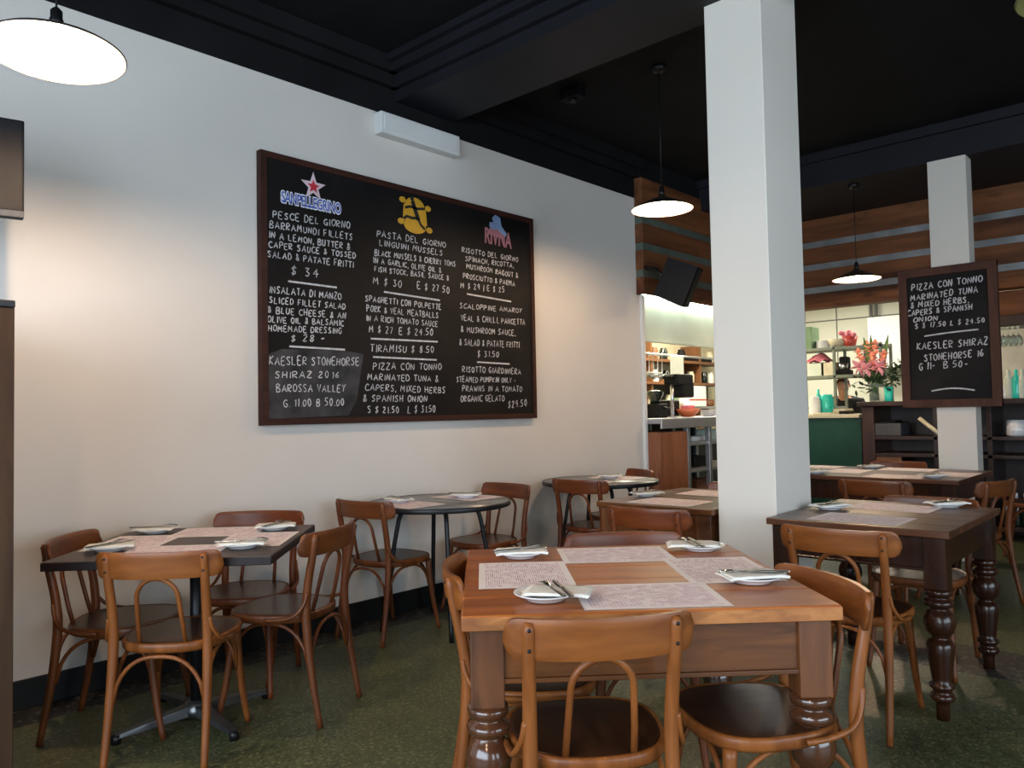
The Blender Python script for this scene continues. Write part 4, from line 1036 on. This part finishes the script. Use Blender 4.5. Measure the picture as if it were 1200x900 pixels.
items = [(797, 1.655, 'black_plastic', 'black_pan', 'black pan on the upper wall shelf over the box', .17, .07), (819, 1.965, 'black_plastic', 'black_tray', 'long black tray on the top wall shelf', .22, .08), (800, 1.315, 'cream', 'cream_tub', 'cream tub on the low wall shelf under the heat lamp', .10, .12), (818, 1.315, 'cream', 'cream_bucket', 'cream bucket on the low wall shelf under the red-lined box', .10, .14), (830, 1.315, 'tan_wood', 'tan_tub', 'tan tub on the low wall shelf by the pillar', .09, .1), (775, 1.655, 'tan_wood', 'brown_box', 'brown box on the wall shelf behind the hanging ladles', .16, .10), (770, 1.315, 'box_green', 'green_tray', 'green tray on the low wall shelf behind the white bottle', .2, .05)]
for (px, z, mat, nm, lb, w, h) in items:
    if 'pan' in nm or 'tub' in nm or 'bucket' in nm:
        o = MB().lathe([(.001, 0), (w*.85, 0), (w, .02), (w, h), (w*.93, h), (w*.9, .02), (.001, .015)], 20).build(nm, M[mat], None, (at_ky(px, 5.82), 5.82, z))
    else:
        o = MB().box(-w, w, -.12, .12, 0, h, .01).build(nm, M[mat], None, (at_ky(px, 5.82), 5.82, z))
    tag(o, lb, nm.split('_')[1])
# white box with red line standing on the shelf edge
t = prop('delivery_box', 'white box with a red line on the kitchen wall shelf', 'box', None, (at_ky(811, 5.70), 5.70, 1.315))
MB().box(-.24, .24, -.1, .1, 0, .29, .004).build('carton', M['paper'], t)
MB().box(-.241, .241, -.102, -.099, .085, .105).build('red_line', M['red'], t)
o = MB().box(-.14, .14, -.006, .006, 0, .27, .002).build('notice_sheet', M['paper'], None, (at_ky(793, 4.75), 4.73, 1.62)); tag(o, 'bright white notice sheet hanging over the kitchen pass', 'notice')
# hanging rail with ladles
t = prop('utensil_rail', 'steel hanging rail across the kitchen pass', 'rail', None, (0, 0, 0))
yr = 4.75; x0, x1 = at_ky(752, yr), at_ky(845, yr)
MB().tube([(x0, yr, 1.90), (x1, yr, 1.90)], .012, 8).build('bar', M['chrome'], t)
for x in (x0+.1, x1-.1): MB().tube([(x, yr, 1.90), (x, yr, 2.86)], .008, 6).build('hanger', M['chrome'], t)
for k, px in enumerate((762, 767, 772, 777)):
    o = empty('ladle', (at_ky(px, yr), yr, 1.90)); tag(o, 'steel ladle hanging from the rail in the kitchen pass', 'ladle', 'ladles on the kitchen rail')
    MB().tube([(0, 0, .015), (.0, -.014, .0), (0, -.004, -.015), (0, 0, -.20-.02*(k % 2))], .006, 6).build('handle', M['chrome'], o)
    z = -.20-.02*(k % 2)
    MB().lathe([(.001, z-.065), (.03, z-.055), (.047, z-.03), (.05, z), (.046, z), (.042, z-.03), (.001, z-.055)], 16).build('cup', M['chrome'], o)

# ------------------------------------------------------------------ kitchen end behind the pillar
def kx(px, x): 
    d = ray(px, 450); return d.y*(x/d.x)
def kz(px, py, x): return at_x(px, py, x).z
t = prop('green_counter', 'dark green kitchen counter with cream top behind the white pillar', 'counter', None, (0, 0, 0))
ya, yb = kx(1008, 8.5), 3.90
MB().box(8.48, 9.1, ya, yb, .05, 1.15, .006).build('front_panel', M['green_steel'], t)
MB().box(8.44, 9.14, ya, yb, 1.15, 1.19, .006).build('worktop', M['cream'], t)
MB().box(8.52, 9.1, ya+.02, yb-.02, 0, .05).build('plinth', M['black_plastic'], t)
SXX = 9.45
t = prop('kitchen_shelf_rack', 'grey green two-tier shelf rack standing over the green counter', 'shelf', None, (0, 0, 0))
yA, yB = kx(1040, SXX), kx(935, SXX)
zs1, zs2 = kz(960, 409, SXX), kz(960, 441, SXX)
for z in (zs1, zs2): MB().box(SXX-.16, SXX+.22, yA, yB, z-.035, z, .003).build('shelf_board', M['shelf_green'], t)
for y in (yA, (yA+yB)/2, yB-.03): MB().box(SXX-.16, SXX-.13, y, y+.03, .9, zs1+.02, .003).box(SXX+.19, SXX+.22, y, y+.03, .9, zs1+.02, .003).build('upright', M['shelf_green'], t)
MB().box(SXX-.3, SXX+.3, yA, yB+.2, .86, .9, .003).build('bench_top', M['cream'], t)
for y in (yA+.03, yB+.12): MB().box(SXX-.25, SXX-.2, y, y+.05, 0, .86).box(SXX+.2, SXX+.25, y, y+.05, 0, .86).build('bench_leg', M['shelf_green'], t)
def bx(nm, cat, label, px, z, w, d, h, mat, x=SXX, bev=.006):
    o = MB().box(-d, d, -w, w, 0, h, bev).build(nm, M[mat], None, (x, kx(px, x), z)); return tag(o, label, cat)
bx('orange_folder', 'folder', 'orange folder upright on the top kitchen shelf against the pillar edge', 944.5, zs1, .022, .12, .27, 'orange')
bx('green_box', 'box', 'green box file upright on the top kitchen shelf', 952.5, zs1, .052, .12, .27, 'box_green')
pot = [(.001, 0), (.075, 0), (.08, .01), (.08, .09), (.085, .095), (.078, .095), (.074, .02), (.001, .012)]
lathe_thing('white_pot', 'white pot on the top kitchen shelf beside the green box', 'pot', M['china'], pot, (SXX, kx(966, SXX), zs1))
lathe_thing('glass_bowl', 'pale grey bowl on the top kitchen shelf between white and red pots', 'bowl', M['cream'], [(.001, 0), (.06, 0), (.10, .06), (.105, .10), (.098, .10), (.09, .06), (.001, .01)], (SXX, kx(983, SXX), zs1))
t = prop('red_pot', 'red pot with little flowers on the top kitchen shelf', 'pot', None, (SXX, kx(998, SXX), zs1))
MB().lathe([(.001, 0), (.06, 0), (.085, .12), (.078, .12), (.055, .012), (.001, .012)], 20).build('pot_body', M['red'], t)
mb = MB()
for i in range(9): mb.ball(.03, (random.uniform(-.06, .06), random.uniform(-.09, .09), .13+random.uniform(0, .05)), 6)
mb.build('blossom', M['pink'], t)
def hump(u, v): return ((v-.5)*.24, (u-.5)*.26, .02+.10*math.sin(PI*u)*math.sin(PI*v)+.015*math.sin(13*u+7*v))
mb = MB().grid(hump, 12, 10); k = len(mb.v); mb.add([(x, y, 0.0) for x, y, z in mb.v[:k]], [tuple(reversed(f)) for f in mb.f])
o = mb.build('pink_paper_heap', M['pink'], None, (SXX, kx(962, SXX), zs2+.16)); tag(o, 'crumpled pink paper on top of the mint containers', 'paper')
for k, (px, mt, lb) in enumerate(((962, 'mint', 'mint container on the second kitchen shelf under the pink paper'), (975, 'cream', 'cream container on the second kitchen shelf beside the mint one'))):
    bx('food_container', 'container', lb, px, zs2, .085, .11, .155, mt)
t = prop('black_mixer', 'black mixing machine on the second kitchen shelf', 'appliance', None, (SXX, kx(990, SXX), zs2))
MB().box(-.09, .09, -.075, .075, 0, .06, .01).box(-.04, .09, -.05, .05, .05, .22, .02).build('body', M['black_plastic'], t)
MB().lathe([(.001, .06), (.05, .06), (.06, .14), (.055, .14), (.001, .07)], 16, Matrix.Translation((-.04, 0, 0))).build('bowl', M['chrome'], t)
CT = 1.19
jar = [(.001, 0), (.055, 0), (.062, .02), (.062, .15), (.05, .18), (.05, .20), (.001, .202)]
lathe_thing('turquoise_jar', 'big turquoise jar on the green counter', 'jar', M['teal'], [(r*1.25, z*1.1) for r, z in jar], (8.85, kx(968, 8.85), CT))
lathe_thing('small_turquoise_jar', 'small turquoise bottle behind the big turquoise jar', 'bottle', M['teal'], bott, (9.0, kx(958.5, 9.0), CT))
lathe_thing('white_jar', 'white jar on the green counter beside the pillar edge', 'jar', M['china'], jar, (8.75, kx(954, 8.75), CT))
t = prop('cream_machine', 'cream counter machine in front of the kitchen worker', 'appliance', None, (8.95, kx(982, 8.95), CT))
MB().box(-.12, .12, -.12, .12, 0, .06, .015).build('body', M['cream'], t)
MB().box(-.06, .06, -.07, .07, .06, .085, .01).build('hood', M['chrome'], t)
bx('black_till_box', 'box', 'small black box at the front edge of the green counter', 991, CT, .055, .08, .035, 'black_plastic', 8.6)
bx('yellow_cloth', 'cloth', 'folded yellow cloth on the front edge of the green counter', 965, CT, .09, .08, .018, 'cream', 8.58)
# back wall fittings: pipes, shelf, and cupboard
t = prop('wall_pipes', 'pair of grey pipes on the white kitchen wall', 'pipe', None, (0, 0, 0))
for px in (1024, 1030): MB().tube([(11.33, kx(px, 11.33), 0.0), (11.33, kx(px, 11.33), 2.86)], .022, 10).build('pipe', M['steel'], t)
t = prop('wall_cupboard', 'white wall cupboard on the kitchen wall behind the flowers', 'cupboard', None, (11.2, kx(1046, 11.2), 1.75))
MB().box(-.18, .19, -.30, .24, 0, .72, .008).build('carcass', M['white'], t)
MB().box(-.20, -.181, -.29, .23, .01, .71, .004).build('door', M['white'], t)
t = prop('navy_bracket', 'dark navy shelf bracket on the white kitchen wall above the flowers', 'bracket', None, (11.20, kx(1026, 11.20), 1.98))
MB().box(-.14, .19, -.10, .10, 0, .06, .006).box(-.14, .17, .06, .10, -.16, 0, .006).build('arm', plain('navy', (.01, .015, .06), .5), t)
# kitchen worker, bent over the bench
def skinned(name, V, E, mat, parent=None, sub=1):
    me = bpy.data.meshes.new(name); me.from_pydata([v[:3] for v in V], E, [])
    o = bpy.data.objects.new(name, me); COL.objects.link(o)
    mod = o.modifiers.new('skin', 'SKIN')
    for i, v in enumerate(V):
        me.skin_vertices[0].data[i].radius = (v[3], v[4] if len(v) > 4 else v[3])
    me.skin_vertices[0].data[0].use_root = True
    sb = o.modifiers.new('sub', 'SUBSURF'); sb.levels = sb.render_levels = sub
    me.materials.append(mat)
    if parent: o.parent = parent
    return o
WX = 9.95
wy = kx(990, WX)
V = [(0, 0, .95, .13, .10), (-.02, 0, 1.08, .12, .09), (-.09, 0, 1.24, .14, .10), (-.15, 0, 1.34, .10, .075), (-.20, 0, 1.405, .045), (-.25, 0, 1.455, .060, .065), (-.28, 0, 1.53, .080, .074), (-.28, 0, 1.59, .058, .058),
     (-.14, .17, 1.31, .052), (-.20, .24, 1.10, .042), (-.40, .17, 1.03, .032), (-.47, .15, 1.02, .029),
     (-.14, -.17, 1.31, .052), (-.20, -.24, 1.10, .042), (-.40, -.17, 1.03, .032), (-.47, -.15, 1.02, .029),
     (0, .10, .86, .10), (0, .11, .48, .065), (.02, .11, .09, .045), (-.12, .12, .035, .035), (0, -.10, .86, .10), (0, -.11, .48, .065), (.02, -.11, .09, .045), (-.12, -.12, .035, .035)]
E = [(0, 1), (1, 2), (2, 3), (3, 4), (4, 5), (5, 6), (6, 7), (3, 8), (8, 9), (9, 10), (10, 11), (3, 12), (12, 13), (13, 14), (14, 15), (0, 16), (16, 17), (17, 18), (18, 19), (0, 20), (20, 21), (21, 22), (22, 23)]
for hb, sg in ((11, 1), (15, -1)):
    hx_, hy_, hz_ = V[hb][:3]
    for j in range(5):
        o = len(V); dy = (-.024+.012*j)*1.3; ln = (.05, .065, .072, .066, .05)[j]
        if j == 0:
            V += [(hx_-.005, hy_-sg*.035, hz_-.01, .010), (hx_-.03, hy_-sg*.05, hz_-.02, .009)]
        else:
            V += [(hx_-.5*ln-.02, hy_+sg*dy, hz_-.005, .009), (hx_-ln-.02, hy_+sg*dy, hz_-.03, .008)]
        E += [(hb, o), (o, o+1)]
pr = skinned('person', V, E, M['skin'], None, 2); pr.location = (WX, wy, 0); pr.rotation_euler = (0, 0, R(15))
tag(pr, 'kitchen worker in black top bending over the bench behind the green counter', 'person')
skinned('black_top', [(0, 0, .87, .165, .135), (-.02, 0, 1.08, .165, .135), (-.09, 0, 1.24, .19, .15), (-.15, 0, 1.34, .15, .125), (-.185, 0, 1.385, .065), (-.14, .17, 1.31, .085), (-.18, .22, 1.16, .070), (-.14, -.17, 1.31, .085), (-.18, -.22, 1.16, .070)], [(0, 1), (1, 2), (2, 3), (3, 4), (3, 5), (5, 6), (3, 7), (7, 8)], M['black_cloth'], pr, 2)
skinned('trousers', [(0, 0, .93, .155, .12), (0, .10, .86, .115), (0, .11, .48, .08), (.02, .11, .12, .065), (0, -.10, .86, .115), (0, -.11, .48, .08), (.02, -.11, .12, .065)], [(0, 1), (1, 2), (2, 3), (0, 4), (4, 5), (5, 6)], M['black_cloth'], pr)
skinned('hair', [(-.235, 0, 1.50, .070, .080), (-.255, 0, 1.575, .092, .086), (-.27, 0, 1.625, .055)], [(0, 1), (1, 2)], M['hair'], pr, 2)
mb = MB()
for q in (-1, 1): mb.ball(.010, (-.352, q*.028, 1.535), 6)
mb.ball(.012, (-.362, 0, 1.505), 6, (1, .8, 1.3))
mb.tube([(-.342, -.024, 1.472), (-.350, 0, 1.470), (-.342, .024, 1.472)], .005, 6)
for q in (-1, 1): mb.ball(.018, (-.275, q*.078, 1.525), 6, (.8, .5, 1.4))
mb.build('face_features', M['skin'], pr)

# ------------------------------------------------------------------ bar
t = prop('bar_counter', 'dark wooden bar with open shelves under the pillar chalkboard', 'bar', None, (0, 0, 0))
y1 = kx(1009, 8.35); y0 = -1.2
BT_ = 1.315
MB().box(8.28, 9.0, y0, y1+.03, BT_-.05, BT_, .008).build('bar_top', M['bar_wood'], t)
MB().box(8.33, 8.95, y1-.12, y1, 0, BT_-.05, .006).build('end_panel', wood('bar_red_wood', (.025, .008, .005), (.06, .018, .010), 'z', 6, .4), t)
MB().box(8.88, 8.95, y0, y1-.12, 0, BT_-.05).build('back_panel', M['bar_wood'], t)
for z in (.10, .93, .76): MB().box(8.34, 8.88, y0, y1-.12, z, z+.035, .004).build('shelf', M['bar_wood'], t)
ym = kx(1053, 8.35)
MB().box(8.35, 8.37, ym, y1-.121, .14, .758, .004).build('cupboard_door', M['tan_wood'], t)
for y in (kx(1097, 8.35), kx(1160, 8.35), .3): MB().box(8.34, 8.88, y, y+.04, .135, BT_-.05, .003).build('divider', M['bar_wood'], t)
t = prop('receipt_printer', 'grey till printer on the shelf of the bar', 'printer', None, (8.52, kx(1040, 8.52), .965))
MB().box(-.16, .16, -.16, .16, 0, .13, .012).build('body', M['grey_plastic'], t)
MB().box(-.10, .10, -.10, .10, .13, .155, .006).build('paper_cover', M['black_plastic'], t)
t = prop('leaning_stick', 'pale wooden stick leaning on the bar front beside the back pillar', 'stick')
pA, pB = at_x(1077, 490, 8.27), at_x(1100, 508, 8.27)
tmp = MB().tube([pA, pA.lerp(pB, 1.6)], .02, 8).build('shaft', M['cream'], t)
lathe_thing('white_mug', 'white cup on the bar shelf under the wine glasses', 'cup', M['china'], [(.001, 0), (.07, 0), (.085, .02), (.085, .15), (.078, .15), (.075, .015), (.001, .012)], (8.5, kx(1189, 8.5), .966))
wine = [(.001, 0), (.036, 0), (.038, .012), (.038, .19), (.030, .22), (.014, .245), (.014, .30), (.001, .302)]
k = 0
for (px, zz, cap) in ((1064, .135, 'white_ink'), (1078, .135, 'leaf'), (1084, .135, 'red'), (1094, .135, 'red'), (1172, .135, 'red'), (1185, .135, 'white_ink'), (1196, .135, 'white_ink'), (1178, .135, 'leaf')):
    nm = {'white_ink': 'white', 'leaf': 'green', 'red': 'red'}[cap]
    o = MB().lathe(wine, 18).build('wine_bottle', M['dark_glass'], None, (8.50, kx(px, 8.50), zz)); tag(o, f'dark wine bottle with {nm} capsule standing in the lower bar rack', 'bottle', f'{nm} capsule wine bottles in the bar')
    MB().lathe([(.0155, .255), (.0155, .303), (.001, .305)], 12).build('capsule', M[cap], o)
# vase of flowers on the bar end
vx = 8.62; vy = kx(1026, vx)
t = prop('flower_vase', 'tall clear glass vase of flowers on the end of the bar', 'vase', None, (vx, vy, BT_))
MB().lathe([(.001, 0), (.06, 0), (.062, .01), (.065, .15), (.08, .22), (.076, .22), (.060, .15), (.057, .015), (.001, .012)], 28).build('vessel', M['glass'], t)
MB().lathe([(.001, .014), (.055, .014), (.058, .12), (.001, .12)], 20).build('water', plain('vase_water', (.10, .16, .10), .1), t)
def stem_flower(px, py, kind, tilt):
    top = at_x(px, py, vx+tilt)-Vector((vx, vy, BT_))
    nm = {'lily': 'pink_lily', 'glad': 'salmon_gladiolus', 'leaf': 'sword_leaf', 'bush': 'green_sprig'}[kind]
    o = empty(nm, (vx, vy, BT_))
    base = Vector((random.uniform(-.02, .02), random.uniform(-.02, .02), .03))
    neck = Vector((top.x*.25, top.y*.25, .21))
    P = smooth_path([base, neck, top], 6)
    tag(o, {'lily': 'pink lily in the glass vase on the bar', 'glad': 'salmon gladiolus in the glass vase on the bar', 'leaf': 'long green sword leaf in the glass vase on the bar', 'bush': 'bushy dark green sprig in the glass vase on the bar'}[kind], 'flower' if kind in ('lily', 'glad') else 'leaf', {'lily': 'pink lilies', 'glad': 'salmon gladioli', 'leaf': 'sword leaves', 'bush': 'green sprigs'}[kind]+' in the vase')
    if kind == 'leaf':
        n = len(P); rad = [.006+.026*math.sin(PI*(i/(n-1))**1.3)+.002 for i in range(n)]; rad[-1] = .002
        MB().tube(P, rad, 8, .2, (0, 1, 0)).build('blade', M['leaf'], o); return
    MB().tube(P, .005, 6).build('stem', M['leaf'], o)
    mb = MB()
    def petal(c, dr, L, w, bend):
        dr = dr.normalized(); sd = dr.cross(Vector((.3, .2, 1))).normalized(); nn = sd.cross(dr)
        Q = [c+dr*(L*i/6)+nn*(bend*(i/6)**2) for i in range(7)]
        mb.tube(Q, [.004, w*.7, w, w*.95, w*.75, w*.4, .003], 8, .18, sd)
    if kind == 'lily':
        for i in range(6):
            a = 2*PI*i/6; petal(top, Vector((-.45, math.cos(a), math.sin(a))), .105, .036, -.02)
        mb.build('bloom', M['petal_pink'], o)
    elif kind == 'glad':
        for j in range(5):
            q = top.lerp(neck, j*.13)+Vector((random.uniform(-.02, .02), random.uniform(-.025, .025), 0))
            for i in range(4):
                a = 2*PI*i/4+j; petal(q, Vector((-.4, math.cos(a), math.sin(a)+.4)), .055, .022, -.01)
        mb.build('bloom', M['petal_salmon'], o)
    else:
        for j in range(26):
            q = top+Vector((random.uniform(-.09, .09), random.uniform(-.10, .10), random.uniform(-.12, .06)))
            petal(q, Vector((random.uniform(-1, .4), random.uniform(-1, 1), random.uniform(-.4, 1))), .075, .020, -.015)
        mb.build('foliage', M['leaf_dark'], o)
for (px, py, kd, tl) in ((1007, 430, 'lily', -.08), (1016, 432, 'lily', -.12), (1031, 430, 'lily', -.10), (1004, 413, 'glad', -.02), (1016, 404, 'glad', .02), (1026, 403, 'glad', .03), (1037, 415, 'glad', -.02), (1024, 417, 'glad', -.1), (1012, 395, 'leaf', .0), (1020, 392, 'leaf', .05), (1041, 392, 'leaf', .02), (1044, 437, 'bush', -.02), (1036, 447, 'bush', -.08), (1049, 430, 'bush', .06), (1013, 446, 'bush', -.05)):
    stem_flower(px, py, kd, tl)
tumb = [(.001, 0), (.036, 0), (.04, .006), (.044, .15), (.041, .15), (.036, .01), (.001, .01)]
lathe_thing('turquoise_tumbler', 'turquoise tumbler beside the vase on the bar', 'glass', M['teal'], tumb, (8.5, kx(1041, 8.5), BT_))
lathe_thing('pale_tumbler', 'pale grey tumbler between the vase and the turquoise tumbler', 'glass', M['mint'], tumb, (8.56, kx(1035, 8.56), BT_))
# bottles at the open end of the bar
for (px, mt, nm, lb) in ((1182, 'mint', 'pale_bottle', 'pale bottle on the bar just past the pillar chalkboard'), (1191, 'teal', 'turquoise_bottle', 'bright turquoise bottle on the bar beyond the pillar chalkboard'), (1198, 'mint', 'clear_bottle', 'pale bottle at the outer edge of the bar beyond the turquoise one'), (1176, 'china', 'white_shaker', 'small white shaker on the bar touching the pillar chalkboard edge')):
    sc = .45 if nm == 'white_shaker' else .95
    o = MB().lathe([(r*1.0, z*sc) for r, z in bott], 18).build(nm, M[mt], None, (8.55, kx(px, 8.55), BT_)); tag(o, lb, nm.split('_')[1])
# glass rack above the bar with hanging stem glasses
t = prop('glass_rack', 'dark timber glass rack hanging over the bar', 'rack', None, (0, 0, 0))
zr = kz(1185, 383, 8.75)
MB().box(8.6, 9.05, -1.2, kx(1166, 8.6)+.1, zr, zr+.10, .004).build('rack_board', M['bar_wood'], t)
MB().box(8.62, 8.66, -1.2, kx(1166, 8.6)+.1, zr+.10, 2.34, .004).box(8.98, 9.02, -1.2, kx(1166, 8.6)+.1, zr+.10, 2.34, .004).build('rack_panel', M['timber_y'], t)
gl = [(.030, 0), (.030, -.004), (.004, -.012), (.004, -.08), (.02, -.095), (.036, -.125), (.038, -.155), (.033, -.185), (.031, -.185), (.035, -.155), (.001, -.10)]
first = None
for i, (px, dx) in enumerate(((1172, 0), (1178, 0), (1184, 0), (1190, 0), (1196, 0), (1175, .12), (1182, .12), (1189, .12), (1195, .12))):
    if first is None:
        first = o = MB().lathe(gl, 16).build('wine_glass', M['glass'])
    else:
        o = first.copy(); COL.objects.link(o)
    o.location = (8.68+dx, kx(px, 8.68+dx), zr); tag(o, 'stem glass hanging upside down from the rack over the bar', 'glass', 'stem glasses in the hanging rack')
# wall behind the bar
struct(MB().box(10.2, 10.3, -4.3, kx(1075, 10.2), 0, 2.86).build('wall_bar', plain('bar_back_wall', (.46, .42, .34), .7, var=.15, scale=5)))
